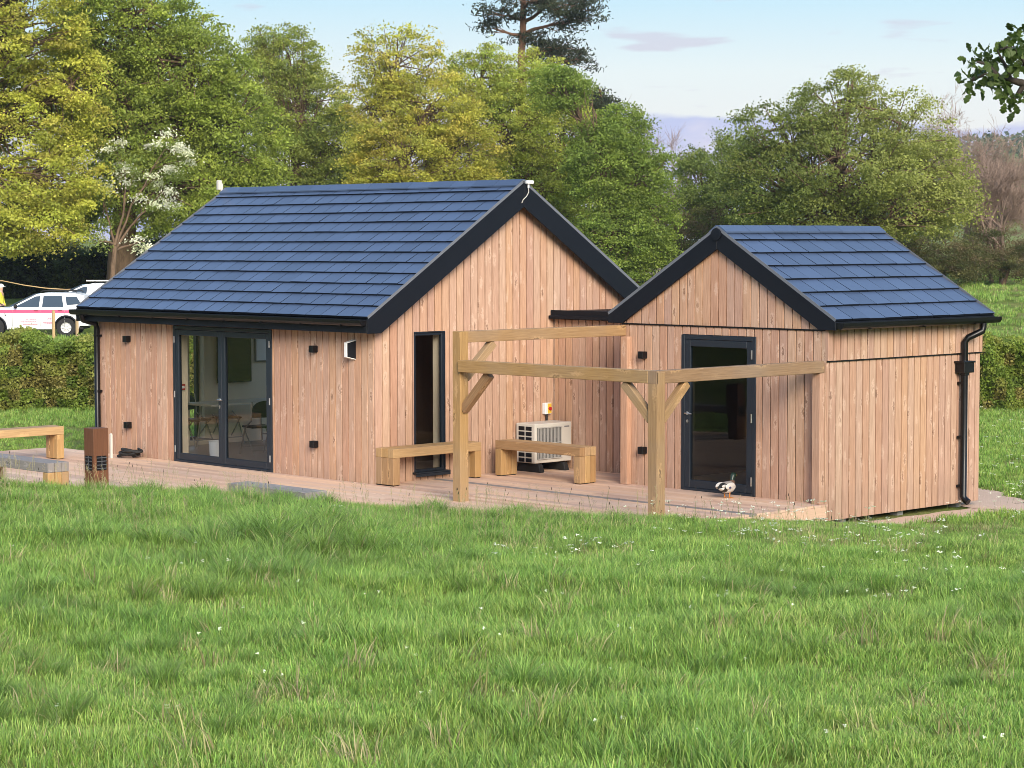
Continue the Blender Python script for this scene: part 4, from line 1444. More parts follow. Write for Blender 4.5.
x, y = np.concatenate(PX), np.concatenate(PY)
gme = bpy.data.meshes.new('grass')
gme.vertices.add(len(x))
gme.vertices.foreach_set('co', np.stack([x, y, gz(x, y)], 1).astype(np.float32).ravel())
a = gme.attributes.new('pick', 'INT', 'POINT'); a.data.foreach_set('value', np.concatenate(PI_).astype(np.int32))
a = gme.attributes.new('size', 'FLOAT', 'POINT'); a.data.foreach_set('value', np.concatenate(PS_).astype(np.float32))
a = gme.attributes.new('turn', 'FLOAT_VECTOR', 'POINT'); a.data.foreach_set('vector', np.concatenate(PR).astype(np.float32).ravel())
grass = bpy.data.objects.new('grass', gme); COL.objects.link(grass)
tag(grass, 'rough green meadow grass with white flower heads on the bank', 'grass', kind='stuff')
ng = bpy.data.node_groups.new('grass_tufts', 'GeometryNodeTree')
ng.interface.new_socket('Geometry', in_out='INPUT', socket_type='NodeSocketGeometry')
ng.interface.new_socket('Geometry', in_out='OUTPUT', socket_type='NodeSocketGeometry')
gi, go = ng.nodes.new('NodeGroupInput'), ng.nodes.new('NodeGroupOutput')
ci = ng.nodes.new('GeometryNodeCollectionInfo'); ci.inputs[0].default_value = tuft_coll
ci.inputs['Separate Children'].default_value = True; ci.inputs['Reset Children'].default_value = True


def named(nm, tp):
    n = ng.nodes.new('GeometryNodeInputNamedAttribute'); n.data_type = tp; n.inputs[0].default_value = nm
    return n.outputs[0]


iop = ng.nodes.new('GeometryNodeInstanceOnPoints')
ng.links.new(gi.outputs[0], iop.inputs['Points']); ng.links.new(ci.outputs[0], iop.inputs['Instance'])
iop.inputs['Pick Instance'].default_value = True
ng.links.new(named('pick', 'INT'), iop.inputs['Instance Index'])
e2r = ng.nodes.new('FunctionNodeEulerToRotation'); ng.links.new(named('turn', 'FLOAT_VECTOR'), e2r.inputs[0])
ng.links.new(e2r.outputs[0], iop.inputs['Rotation'])
ng.links.new(named('size', 'FLOAT'), iop.inputs['Scale'])
ng.links.new(iop.outputs[0], go.inputs[0])
md = grass.modifiers.new('tufts', 'NODES'); md.node_group = ng
# larger patches of colour over the blades
nt = BLADE.node_tree
pb = [n for n in nt.nodes if n.type == 'BSDF_PRINCIPLED'][0]; tb_ = [n for n in nt.nodes if n.type == 'BSDF_TRANSLUCENT'][0]
g = N(nt, 'ShaderNodeNewGeometry'); oi = N(nt, 'ShaderNodeObjectInfo')
nz = N(nt, 'ShaderNodeTexNoise', {'Vector': oi.outputs['Location'], 'Scale': .8, 'Detail': 4, 'Roughness': .6})
at = [n for n in nt.nodes if n.type == 'ATTRIBUTE'][0].outputs['Color']
hs = N(nt, 'ShaderNodeHueSaturation', {'Hue': math_(nt, 'MULTIPLY_ADD', nz.outputs['Fac'], -.05, .520), 'Saturation': .9, 'Value': math_(nt, 'MULTIPLY_ADD', oi.outputs['Random'], .35, .97), 'Color': at})
nt.links.new(hs.outputs[0], pb.inputs['Base Color'])
nt.links.new(mixc(nt, 1.0, hs.outputs[0], (1.2, 1.3, .75), 'MULTIPLY'), tb_.inputs['Color'])

# ------------------------------------------------------------------ trees
LEAF = leaf_mat('leaf', .36, .5, 1.62)
NEEDLE = leaf_mat('needle', .12, .6)
PETAL = leaf_mat('blossom', .3, .6)
BARK = bark_mat('brown_bark', (.17, .115, .075))
BARKG = bark_mat('grey_bark', (.15, .135, .115))
BARKP = bark_mat('pine_bark', (.23, .13, .085))
TWIG = bark_mat('bare_twigs', (.36, .26, .205), 1.5)


def unit(v):
    return v / np.maximum(np.linalg.norm(v, axis=-1, keepdims=True), 1e-9)


def leaf_quads(P, size, col, r, up=.6, aspect=.62, along=None):
    """One pointed leaf-like face at each point."""
    n = len(P)
    nrm = unit(r.normal(0, 1, (n, 3)) + np.array([0, 0, up]))
    if along is None:
        d = unit(np.cross(nrm, r.normal(0, 1, (n, 3))))
    else:
        d = unit(along + r.normal(0, .35, (n, 3)))
    o = unit(np.cross(nrm, d))
    sz = (size * r.uniform(.65, 1.35, n))[:, None]
    V = np.empty((n, 4, 3))
    V[:, 0] = P - d * sz * .5
    V[:, 1] = P + o * sz * aspect * .5 + nrm * sz * .08
    V[:, 2] = P + d * sz * .5 - nrm * sz * .06
    V[:, 3] = P - o * sz * aspect * .5 + nrm * sz * .08
    F = np.arange(n * 4).reshape(n, 4)
    return V.reshape(-1, 3), F, np.repeat(col, 4, 0)


class Tubes:
    """Many thin three or five sided branches in one mesh."""
    def __init__(self):
        self.V, self.F, self.n = [], [], 0

    def add(self, pts, rad, k=5):
        pts = np.asarray(pts, float); rad = np.asarray(rad, float)
        m = len(pts)
        d = np.gradient(pts, axis=0); d = unit(d)
        ref = np.array([.3, .9, .2]) if abs(d[0, 2]) > .8 else np.array([0, 0, 1.0])
        a = unit(np.cross(d, ref)); b = np.cross(d, a)
        t = np.arange(k) * 2 * np.pi / k
        ring = pts[:, None] + rad[:, None, None] * (a[:, None] * np.cos(t)[None, :, None] + b[:, None] * np.sin(t)[None, :, None])
        self.V.append(ring.reshape(-1, 3))
        i, j = np.meshgrid(np.arange(m - 1), np.arange(k), indexing='ij')
        i, j = i.ravel(), j.ravel(); j2 = (j + 1) % k
        self.F.append(np.stack([i * k + j, i * k + j2, (i + 1) * k + j2, (i + 1) * k + j], 1) + self.n)
        self.n += m * k

    def build(self, name, mat, parent):
        return np_mesh(name, np.concatenate(self.V), np.concatenate(self.F), mat, parent=parent, smooth=True)


def bend(p, q, r, n=6, amp=.12, sag=0.0):
    p, q = np.asarray(p, float), np.asarray(q, float)
    t = np.linspace(0, 1, n)[:, None]
    L = np.linalg.norm(q - p)
    off = r.normal(0, amp * L, 3)
    pts = p * (1 - t) + q * t + off * (t * (1 - t) * 2) + r.normal(0, amp * .18 * L, (n, 3)) * (t * (1 - t) * 4)
    pts[:, 2] += sag * L * (t[:, 0] * (1 - t[:, 0]))
    return pts


def tree(name, label, cat, px, D, lobes, cols, n_leaf, leaf=.17, clump=.62, trunk_r=.3, fork=.35, seed=0, group=None, bark=None,
         depth=1.0, flat=.42, hollow=.5, mat=None, top_sparse=0.0, lit_tint=None, loc_px=None):
    """px: where the trunk stands (view column at distance D). lobes: (column, row, half width, half height) of foliage masses,
    turned here into real ellipsoids at distance D with their own depth."""
    r = np.random.default_rng(seed)
    bx, by = away(px, D)
    bz = gz1(bx, by)
    t = thing(name, label, cat, (bx, by, bz), 0, group)
    k = D / FOC
    cols = np.array(cols, float)
    L = []
    for i, (lx, ly, rw, rh) in enumerate(lobes):
        dD = r.uniform(-1, 1) * .55 * rw * k * depth
        x, y = away(lx, D); x += FX * dD; y += FY * dD
        L.append((np.array([x - bx, y - by, zat(ly, D) - bz]), rw * k, rw * k * depth, rh * k))
    vol = np.array([(a * b) for _, a, _, b in L]); share = vol / vol.sum()
    side, fwd = np.array([RX, RY, 0]), np.array([FX, FY, 0])
    tb = Tubes()
    zt = max(c[2] + hh for c, _, _, hh in L)
    lowest = min(c[2] - hh for c, _, _, hh in L)
    zf = max(lowest + .5, zt * fork)
    top = np.array([r.normal(0, .3), r.normal(0, .3), zf])
    tp = bend((0, 0, -.3), top, r, 8, .02)
    rad = trunk_r * np.linspace(1.25, .72, 8); rad[0] *= 1.25
    tb.add(tp, rad, 9)
    P, Cc, A = [], [], []
    for i, (c, a, dd, hh) in enumerate(L):
        limb = bend(top * .92 if i % 2 else top, c + np.array([0, 0, .15 * hh]), r, 7, .1, .12)
        tb.add(limb, trunk_r * np.linspace(.5, .12, 7), 6)
        nl = int(n_leaf * 2.7 * share[i])
        per = 105
        nc = max(4, nl // per)
        u = unit(r.normal(0, 1, (nc, 3)))
        q = (hollow + (1 - hollow) * r.uniform(0, 1, nc) ** .6) * (1 + r.normal(0, .09, nc))
        cc = c + (u[:, :1] * q[:, None] * a) * side + (u[:, 1:2] * q[:, None] * dd) * fwd + np.stack([0 * q, 0 * q, u[:, 2] * q * hh], 1)
        for j in range(0, nc, 3):
            o = limb[r.integers(2, 7)]
            br = bend(o, cc[j], r, 5, .1, .06)
            tb.add(br, trunk_r * np.linspace(.13, .03, 5), 4)
        keep = np.ones(nc)
        if top_sparse:
            keep = 1 - top_sparse * smooth((cc[:, 2] - zt * .55) / (zt * .45))
        cs = clump * .74 * r.uniform(.55, 1.4, nc)
        cb = cols[r.integers(0, len(cols), nc)] * r.uniform(.7, 1.3, (nc, 1))  # random clump tone, widened to imitate lit and dark masses
        if lit_tint is not None:           # sunlit side painted into the leaf colour, towards the right
            w = np.clip(.5 + ((cc - c) @ side) / (2 * a) + (c @ side) / 8, 0, 1)[:, None]
            cb = cb * (1 - w) + np.array(lit_tint) * r.uniform(.8, 1.2, (nc, 1)) * w
        m = (per * keep).astype(int)
        idx = np.repeat(np.arange(nc), m)
        g = r.normal(0, 1, (len(idx), 3)) * np.array([1, 1, flat]) * cs[idx][:, None] * .62
        # sprays tip outwards and down a little
        g[:, 2] -= .18 * (g[:, 0] ** 2 + g[:, 1] ** 2) / np.maximum(cs[idx], .1)
        P.append(cc[idx] + g); Cc.append(cb[idx] * r.uniform(.82, 1.18, (len(idx), 1)))
    P, Cc = np.concatenate(P), np.concatenate(Cc)
    V, F, C = leaf_quads(P, leaf * .68, Cc, r, .9)
    tb.build('trunk', bark or BARK, t)
    np_mesh('crown', V, F, mat or LEAF, C, t)
    return t


G1 = 'trees behind the cabins'
YEL = [(.27, .275, .045), (.32, .32, .055), (.22, .24, .04), (.27, .25, .05)]
GRN = [(.165, .205, .036), (.20, .235, .042), (.135, .17, .032)]
OLV = [(.165, .19, .042), (.19, .21, .042), (.13, .16, .036)]
GLD = [(.28, .265, .045), (.25, .25, .042), (.30, .26, .055), (.21, .215, .042)]
MID = [(.20, .225, .04), (.17, .205, .036), (.235, .245, .044)]
BRT = [(.12, .165, .029), (.145, .188, .035), (.098, .138, .027)]
SYC = [(.105, .13, .03), (.13, .15, .036), (.082, .108, .026)]
tree('broadleaf_tree', 'yellow green tree at the left edge above the parked white cars', 'tree', -45, 92,
     [(15, 20, 80, 70), (75, 95, 38, 60), (10, 130, 75, 75), (60, 185, 48, 50), (10, 215, 60, 40), (-50, 60, 80, 120), (20, -70, 90, 70), (40, 225, 60, 28)], YEL, 60000, .19, .62, .42, seed=11, group=G1)
tree('broadleaf_tree', 'tall spreading fresh green tree with the thick brown trunk above the white blossom', 'tree', 123, 97,
     [(135, 25, 70, 48), (100, 90, 48, 48), (195, 75, 62, 55), (240, 135, 48, 55), (150, 125, 75, 55), (165, 190, 85, 42), (235, 190, 50, 35), (80, 40, 24, 38), (75, 205, 30, 24)], GRN, 62000, .19, .66, .62, .3, seed=12, group=G1)
tree('blossom_tree', 'small tree covered in white blossom beside the thick brown trunk', 'tree', 108, 91.5,
     [(122, 165, 28, 32), (165, 152, 34, 22), (104, 205, 12, 22), (165, 195, 26, 24), (96, 245, 15, 12), (146, 242, 10, 8)], [(.7, .7, .58), (.6, .63, .45), (.66, .66, .56), (.24, .3, .08), (.2, .26, .06)], 2100, .15, .5, .13, .25, seed=13, bark=BARK, mat=PETAL)
tree('broadleaf_tree', 'grey green tree with drooping foliage between the spreading green tree and the yellow tree', 'tree', 292, 114,
     [(290, 62, 38, 36), (262, 95, 28, 50), (305, 110, 45, 50), (335, 150, 42, 48), (285, 165, 45, 42), (350, 185, 40, 30), (265, 50, 22, 22)], OLV, 34000, .18, .6, .34, seed=14, group=G1, top_sparse=.35)
tree('broadleaf_tree', 'golden yellow tree with a thin see through top above the middle of the big roof', 'tree', 402, 104,
     [(398, 62, 46, 42), (382, 105, 42, 42), (432, 112, 50, 44), (402, 155, 52, 42), (468, 150, 40, 40), (375, 165, 30, 30), (450, 185, 55, 28)], GLD, 32000, .18, .56, .3, seed=15, group=G1, top_sparse=.62)
tree('broadleaf_tree', 'olive green rounded tree behind the peak of the big gable', 'tree', 530, 110,
     [(482, 85, 38, 40), (535, 90, 45, 36), (510, 135, 55, 48), (562, 150, 46, 55), (580, 212, 52, 52), (525, 195, 62, 48), (600, 250, 40, 34)], MID, 42000, .18, .6, .4, seed=16, group=G1)
tree('broadleaf_tree', 'bright green tree leaning out to the gap between the two roofs', 'tree', 618, 100,
     [(618, 128, 32, 26), (600, 165, 38, 45), (638, 175, 36, 38), (652, 222, 28, 38), (612, 240, 48, 38), (560, 90, 30, 26), (640, 255, 34, 22)], BRT, 32000, .17, .56, .32, seed=17, group=G1)
tree('broadleaf_tree', 'big rounded sycamore standing behind the annex roof', 'tree', 838, 100,
     [(838, 108, 54, 36), (782, 135, 48, 40), (897, 132, 48, 38), (838, 165, 78, 48), (930, 175, 48, 42), (768, 178, 45, 42), (905, 210, 62, 34), (805, 212, 65, 34), (948, 205, 32, 28), (850, 85, 26, 14)], SYC, 36000, .18, .64, .5, .25, seed=18, group=G1, lit_tint=(.19, .205, .055), top_sparse=.3)
tree('broadleaf_tree', 'darker olive tree at the left flank of the big sycamore', 'tree', 722, 112,
     [(700, 178, 30, 34), (735, 165, 32, 36), (725, 210, 48, 36), (760, 220, 34, 30)], [(.11, .145, .036), (.135, .165, .04)], 17000, .18, .6, .26, seed=19, group=G1, top_sparse=.3)


# Scots pine
def pine(label, px, D, ztop_px, pads, seed, trunk_r=.3, lean=0):
    r = np.random.default_rng(seed)
    bx, by = away(px, D); bz = gz1(bx, by)
    t = thing('pine_tree', label, 'tree', (bx, by, bz))
    k = D / FOC
    zt = zat(ztop_px, D) - bz
    tb = Tubes()
    tp = bend((0, 0, -.3), (RX * lean, RY * lean, zt), r, 14, .015)
    tb.add(tp, trunk_r * np.linspace(1.3, .3, 14), 8)
    P, C = [], []
    for (lx, ly, rw, rh) in pads:
        x, y = away(lx, D)
        dD = r.uniform(-1, 1) * rw * k * .8
        c = np.array([x - bx + FX * dD, y - by + FY * dD, zat(ly, D) - bz])
        h = min(max(c[2] - .25 * abs((lx - px) * k), zt * .3), zt * .98)
        i = int(np.clip(h / zt * 13, 0, 12)); f = h / zt * 13 - i
        o = tp[i] * (1 - f) + tp[i + 1] * f
        limb = bend(o, c, r, 6, .12, .15)
        tb.add(limb, trunk_r * np.linspace(.34, .08, 6), 5)
        nc = max(6, int(rw * rh * .075))
        u = r.normal(0, .5, (nc, 3))
        cc = c + u[:, :1] * rw * k * np.array([RX, RY, 0]) + u[:, 1:2] * rw * k * np.array([FX, FY, 0]) + u[:, 2:] * rh * k * np.array([0, 0, 1])
        for j in range(nc):
            tb.add(bend(limb[r.integers(2, 6)], cc[j], r, 4, .12), trunk_r * np.linspace(.1, .025, 4), 3)
            m = 60
            g = r.normal(0, 1, (m, 3)) * np.array([.32, .32, .13])
            P.append(cc[j] + g)
            C.append(np.tile(np.array([.034, .043, .02]) * r.uniform(.7, 1.4), (m, 1)) * r.uniform(.6, 1.4, (m, 1)))
    P, C = np.concatenate(P), np.concatenate(C)
    V, F, CC = leaf_quads(P, .24, C, r, .2, .28)
    tb.build('trunk', BARKP, t)
    np_mesh('crown', V, F, NEEDLE, CC, t)
    return t


pine('tall dark Scots pine rising above the trees behind the big gable', 519, 128, -40,
     [(545, 6, 44, 14), (500, 18, 18, 9), (575, 22, 18, 16), (560, 50, 30, 11), (535, 40, 18, 8), (575, 62, 16, 10), (505, -12, 30, 14), (560, -20, 40, 14), (492, 30, 10, 7), (530, -45, 34, 16), (585, 8, 10, 8), (548, 58, 14, 7)], 31, .36, .3)
pine('low dark conifer top showing between the olive tree and the bright green tree', 600, 122, 90,
     [(600, 103, 18, 9), (590, 112, 14, 8), (608, 108, 12, 8), (596, 96, 8, 5), (600, 125, 22, 12), (598, 150, 26, 14), (602, 180, 28, 16)], 32, .2)


# bare trees
def bare(label, px, D, top_px, spread, seed, n=5, group='bare brown trees'):
    r = np.random.default_rng(seed)
    bx, by = away(px, D); bz = gz1(bx, by)
    t = thing('bare_tree', label, 'tree', (bx, by, bz), 0, group)
    Ht = zat(top_px, D) - bz
    tb, tw = Tubes(), Tubes()

    def grow(p, d, L, rad, lev):
        q = p + d * L
        q += r.normal(0, .06 * L, 3)
        pts = bend(p, q, r, 4, .08)
        (tb if lev < 2 else tw).add(pts, np.linspace(rad, rad * .55, 4), 5 if lev < 2 else 3)
        if lev >= 5:
            return
        for _ in range(n if lev < 4 else 4):
            f = r.uniform(.35, 1.0)
            o = p + (q - p) * f
            nd = unit(d + r.normal(0, .42 + .04 * lev, 3) * np.array([spread, spread, .8]) + np.array([0, 0, .16]))
            grow(o, nd, L * r.uniform(.5, .74), max(rad * .5, .009), lev + 1)
    st = r.integers(2, 4)
    for _ in range(st):
        grow(np.array([r.normal(0, .25), r.normal(0, .25), -.2]), unit(np.array([r.normal(0, .18), r.normal(0, .18), 1])), Ht * .44, .12, 0)
    tb.build('trunk', TWIG, t); tw.build('twigs', TWIG, t)
    return t


for i, (px, D, top, lab) in enumerate(((1000, 112, 140, 'bare brown tree right of the sycamore, broadest of its row'),
                                       (968, 118, 108, 'tallest bare brown tree with thin bright tips above the sycamore edge'),
                                       (1040, 116, 150, 'bare brown tree cut by the right edge of the picture'),
                                       (672, 118, 175, 'bare grey shrubby tree in the gap left of the annex roof'),
                                       (626, 124, 92, 'thin bare tree whose twigs stick out over the bright green tree'))):
    bare(lab, px, D, top, 1.15 if i < 3 else .9, 40 + i, 5 if i != 4 else 4)

# low shrubs under the right hand trees
shr = [(170, 245, 40, 26, 'shaded green shrub behind the blossom tree trunk'), (60, 255, 50, 18, 'shaded green shrub behind the parked car'), (880, 245, 46, 30, 'brown green bramble shrub under the sycamore'), (940, 255, 40, 26, 'dark bramble shrub at the top edge of the field'), (1000, 252, 46, 28, 'brown green shrub at the foot of the bare trees'), (700, 235, 40, 30, 'dull green shrub in the gap beside the annex roof peak'), (640, 262, 34, 16, 'dark shrub low in the gap between the two roofs')]
for i, (px, py, rw, rh, lab) in enumerate(shr):
    tree('shrub', lab, 'shrub', px, 106 + i, [(px, py, rw, rh), (px - rw * .5, py + 10, rw * .5, rh * .7), (px + rw * .5, py + 8, rw * .5, rh * .7)],
         [(.085, .085, .03), (.11, .085, .045), (.06, .07, .022)], 8000, .13, .5, .1, .15, seed=60 + i, group='shrubs below the trees')


# ------------------------------------------------------------------ hedges
def hedge(name, label, s0, s1, D, height, width, n, cols, leaf, seed, wob=.12, bottom=.0, Dslope=0.0):
    r = np.random.default_rng(seed)
    t = thing(name, label, 'hedge', (*ground_xy((s0 + s1) / 2, D), 0))
    ox, oy = ground_xy((s0 + s1) / 2, D)
    s = r.uniform(s0, s1, n)
    u = r.uniform(0, 1, n)
    # front face, top and back
    front = u < .55
    dd = np.where(front, r.uniform(-.5, -.38, n), r.uniform(-.5, .5, n)) * width
    zz = np.where(front, r.uniform(.02, 1.0, n), r.uniform(.9, 1.02, n)) * height
    lump = 1 + wob * np.sin(s * 1.9 + 1) * np.sin(s * .7) + wob * .5 * np.sin(s * 5.1)
    bulge = width * .14 * np.sin(s * 2.3) + width * .1 * np.sin(s * 6.1 + zz * 4)
    zz = zz * lump + r.normal(0, .035, n)
    dd = dd + np.where(front, bulge, 0) + r.normal(0, .05, n)
    DDs = D + Dslope * (s - s0) + dd
    x, y = CX + FX * DDs + RX * s, CY + FY * DDs + RY * s
    z = gz(x, y) + zz
    cols = np.array(cols)
    cb = cols[(np.modf(np.abs(np.sin(np.floor(s * 4) * 12.9 + np.floor(zz * 4) * 78.2) * 4375.5))[0] * len(cols)).astype(int)] * r.uniform(.6, 1.35, (n, 1))
    V, F, C = leaf_quads(np.stack([x - ox, y - oy, z], 1), leaf, cb, r)
    np_mesh('foliage', V, F, LEAF, C, t)
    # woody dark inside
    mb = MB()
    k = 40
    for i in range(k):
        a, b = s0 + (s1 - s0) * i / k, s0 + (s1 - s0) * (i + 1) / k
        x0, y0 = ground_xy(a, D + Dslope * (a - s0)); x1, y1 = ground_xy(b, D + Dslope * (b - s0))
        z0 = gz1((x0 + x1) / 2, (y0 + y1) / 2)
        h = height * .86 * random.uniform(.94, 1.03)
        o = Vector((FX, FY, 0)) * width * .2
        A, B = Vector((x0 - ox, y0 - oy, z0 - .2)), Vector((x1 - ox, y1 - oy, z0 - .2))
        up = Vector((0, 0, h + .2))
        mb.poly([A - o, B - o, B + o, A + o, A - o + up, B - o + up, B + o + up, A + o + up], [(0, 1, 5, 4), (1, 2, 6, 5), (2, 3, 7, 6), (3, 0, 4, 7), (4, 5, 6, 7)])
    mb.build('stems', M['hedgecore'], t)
    return t


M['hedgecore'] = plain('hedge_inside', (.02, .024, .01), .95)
HG = [(.125, .17, .028), (.155, .19, .036), (.095, .135, .024), (.175, .185, .044), (.165, .15, .044)]
hedge('hedge', 'clipped green hedge crossing the field in front of the parked white cars', -15.5, -6.0, 50.5, 1.52, 1.7, 85000, HG, .066, 71)
hedge('hedge', 'clipped green hedge at the foot of the sloping field beyond the annex', 5.0, 15.0, 50.5, 1.5, 1.7, 82000, HG, .066, 72)
hedge('hedge', 'tall dark hedge on the rise behind the parked white cars', -32.0, -10.0, 102.0, 2.0, 2.6, 30000, [(.035, .05, .014), (.05, .065, .018), (.028, .042, .012)], .17, 73, .2)

# far wood on the hill: nobody could count its trees
r = np.random.default_rng(80)
n = 15000
i_ = r.uniform(0, 39, n); j_ = r.uniform(2, 12, n)
s = 60 + i_ * 9; D = 560 + j_ * 22
h = 38 * np.sin(np.minimum(1, j_ / 8) * np.pi / 2) * smooth(i_ / 16.0) * (.9 + .12 * np.sin(i_ * .8))
lump = vnoise(s, D, .09, 4)
P = np.stack([CX + FX * D + RX * s, CY + FY * D + RY * s, 2.5 + h + r.uniform(0, 1, n) ** .6 * (3 + 7 * lump)], 1)
cb = np.array([(.06, .085, .035), (.085, .1, .04), (.05, .07, .035)])[r.integers(0, 3, n)] * r.uniform(.7, 1.3, (n, 1))
V, F, C = leaf_quads(P, 2.3, cb, r)
tag(np_mesh('hill_wood', V, F, LEAF, C), 'far wood of mixed trees covering the hill at the right edge', 'wood', kind='stuff')

# wood behind the photographer, mirrored in the door glass
r = np.random.default_rng(81)
n = 26000
ang = r.uniform(math.radians(-200), math.radians(20), n)
ca = np.floor(r.uniform(0, 46, n))
rad = 62 + 10 * np.modf(np.abs(np.sin(ca * 91.7) * 437.5))[0]
th = math.radians(182) + ca / 46 * math.radians(235)
cxw, cyw = 8 + rad * np.cos(th), -6 + rad * np.sin(th)
hh = 8 + 5 * np.modf(np.abs(np.sin(ca * 17.7) * 937.5))[0]
u = unit(r.normal(0, 1, (n, 3)))
q = r.uniform(.6, 1, (n, 1))
P = np.stack([cxw, cyw, gz(cxw, cyw) + hh * .5], 1) + u * q * np.stack([hh * .45, hh * .45, hh * .52], 1)
cb = np.array([(.07, .1, .018), (.1, .12, .025), (.05, .08, .015)])[r.integers(0, 3, n)] * r.uniform(.7, 1.3, (n, 1))
V, F, C = leaf_quads(P, .8, cb, r)
tag(np_mesh('woodland', V, F, LEAF, C), 'ring of woodland beyond the bank, seen only as dark reflections in the glass', 'wood', kind='stuff')


# oak beside the photographer, one bough reaching into view
def oak():
    r = np.random.default_rng(90)
    D = 19.0
    bx, by = ground_xy(7.6, D); bz = gz1(bx, by)
    t = thing('oak_tree', 'oak bough with dark lobed leaves hanging in at the top right corner', 'tree', (bx, by, bz))
    tb = Tubes()

    def W(px, py, dd=0):
        x, y = away(px, D + dd)
        return np.array([x - bx, y - by, zat(py, D + dd) - bz])
    tp = bend((0, 0, -.3), (.1, 0, 5.2), r, 9, .02)
    tb.add(tp, np.linspace(.34, .2, 9), 9)
    main = np.array([tp[6], W(1190, 60), W(1110, 62), W(1050, 88), W(1022, 86), W(1008, 82), W(995, 78), W(980, 76)])
    tb.add(main, np.linspace(.075, .008, len(main)), 6)
    subs = [[W(1050, 88), W(1035, 70, .2), W(1022, 66), W(1014, 54), W(1010, 48)], [W(1022, 86), W(1014, 98), W(1010, 103)], [W(1022, 66), W(1024, 80, .1), W(1023, 96)],
            [W(1008, 82), W(1004, 70), W(998, 60), W(994, 52)], [W(995, 78), W(984, 66), W(974, 64)], [W(1014, 54), W(1003, 50), W(997, 52)], [W(980, 76), W(972, 80), W(966, 86)],
            [W(1110, 62), W(1090, 20), W(1060, -10)], [W(1190, 60), W(1160, 110), W(1130, 130)], [tp[8], W(1200, -60), W(1180, -160)], [tp[8], W(1330, -60), W(1400, -120)]]
    for q in subs:
        tb.add(np.array(q), np.linspace(.02, .006, len(q)) * (1 if len(q) > 3 else 1.4), 5)
    # leaf rosettes
    cl = [(972, 64, 16), (983, 70, 18), (990, 60, 14), (968, 86, 12), (978, 82, 12), (1000, 84, 6), (1014, 48, 14), (1020, 40, 12), (1003, 51, 8), (1010, 102, 12), (1022, 62, 10), (1003, 92, 7), (1024, 44, 14), (1023, 99, 6), (996, 78, 6), (1013, 68, 6),
          (1060, -8, 40), (1090, 20, 40), (1130, 130, 30), (1180, -160, 90), (1400, -120, 90), (1300, -180, 110), (1150, 40, 40), (1250, -60, 80)]
    V, F, C = [], [], []
    out = [(0, 0), (.10, .05), (.17, .15), (.13, .22), (.24, .33), (.30, .47), (.2, .52), (.30, .64), (.31, .76), (.19, .80), (.16, .93), (0, 1.0)]
    for (px, py, rw) in cl:
        c = W(px, py, r.uniform(-.25, .25)); k = D / FOC
        nl = int(6 + rw * 1.05) if rw < 25 else int(rw * 1.6)
        for _ in range(nl):
            o = c + r.normal(0, .4, 3) * rw * k
            d = unit(o - c + r.normal(0, .05, 3) + np.array([0, 0, -.05]))
            nn = unit(np.cross(d, r.normal(0, 1, 3)))
            sd = np.cross(nn, d)
            L = r.uniform(.06, .105)
            col = np.array((.035, .055, .012)) * r.uniform(.6, 1.5)
            b0 = len(V)
            n_ = len(out)
            pts = [(max(a, .012), b) for a, b in out] + [(-max(a, .012), b) for a, b in out[::-1]]
            for a, b in pts:
                V.append(o + d * b * L + sd * a * L * 1.05 + nn * (abs(a) * .25 - .25 * b * b) * L); C.append(col)
            for i in range(n_ - 1):
                F.append((b0 + i, b0 + i + 1, b0 + 2 * n_ - 2 - i, b0 + 2 * n_ - 1 - i))
    tb.build('trunk', bark_mat('oak_bark', (.06, .05, .04)), t)
    np_mesh('crown', np.array(V), np.array(F), LEAF, np.array(C), t)
    return t


oak()

# ------------------------------------------------------------------ vehicles behind the hedge
M['carwhite'] = plain('white_car_paint', (.72, .73, .76), .22, noise=.02)
M['pink'] = plain('pink_stripe', (.78, .06, .16), .4)
M['carglass'] = plain('car_window', (.03, .05, .075), .06, noise=.02)
M['tyre'] = plain('tyre_rubber', (.016, .016, .017), .85)
M['rim'] = plain('wheel_rim', (.62, .62, .62), .4)
ROT_CAR = math.atan2(-RY, -RX)


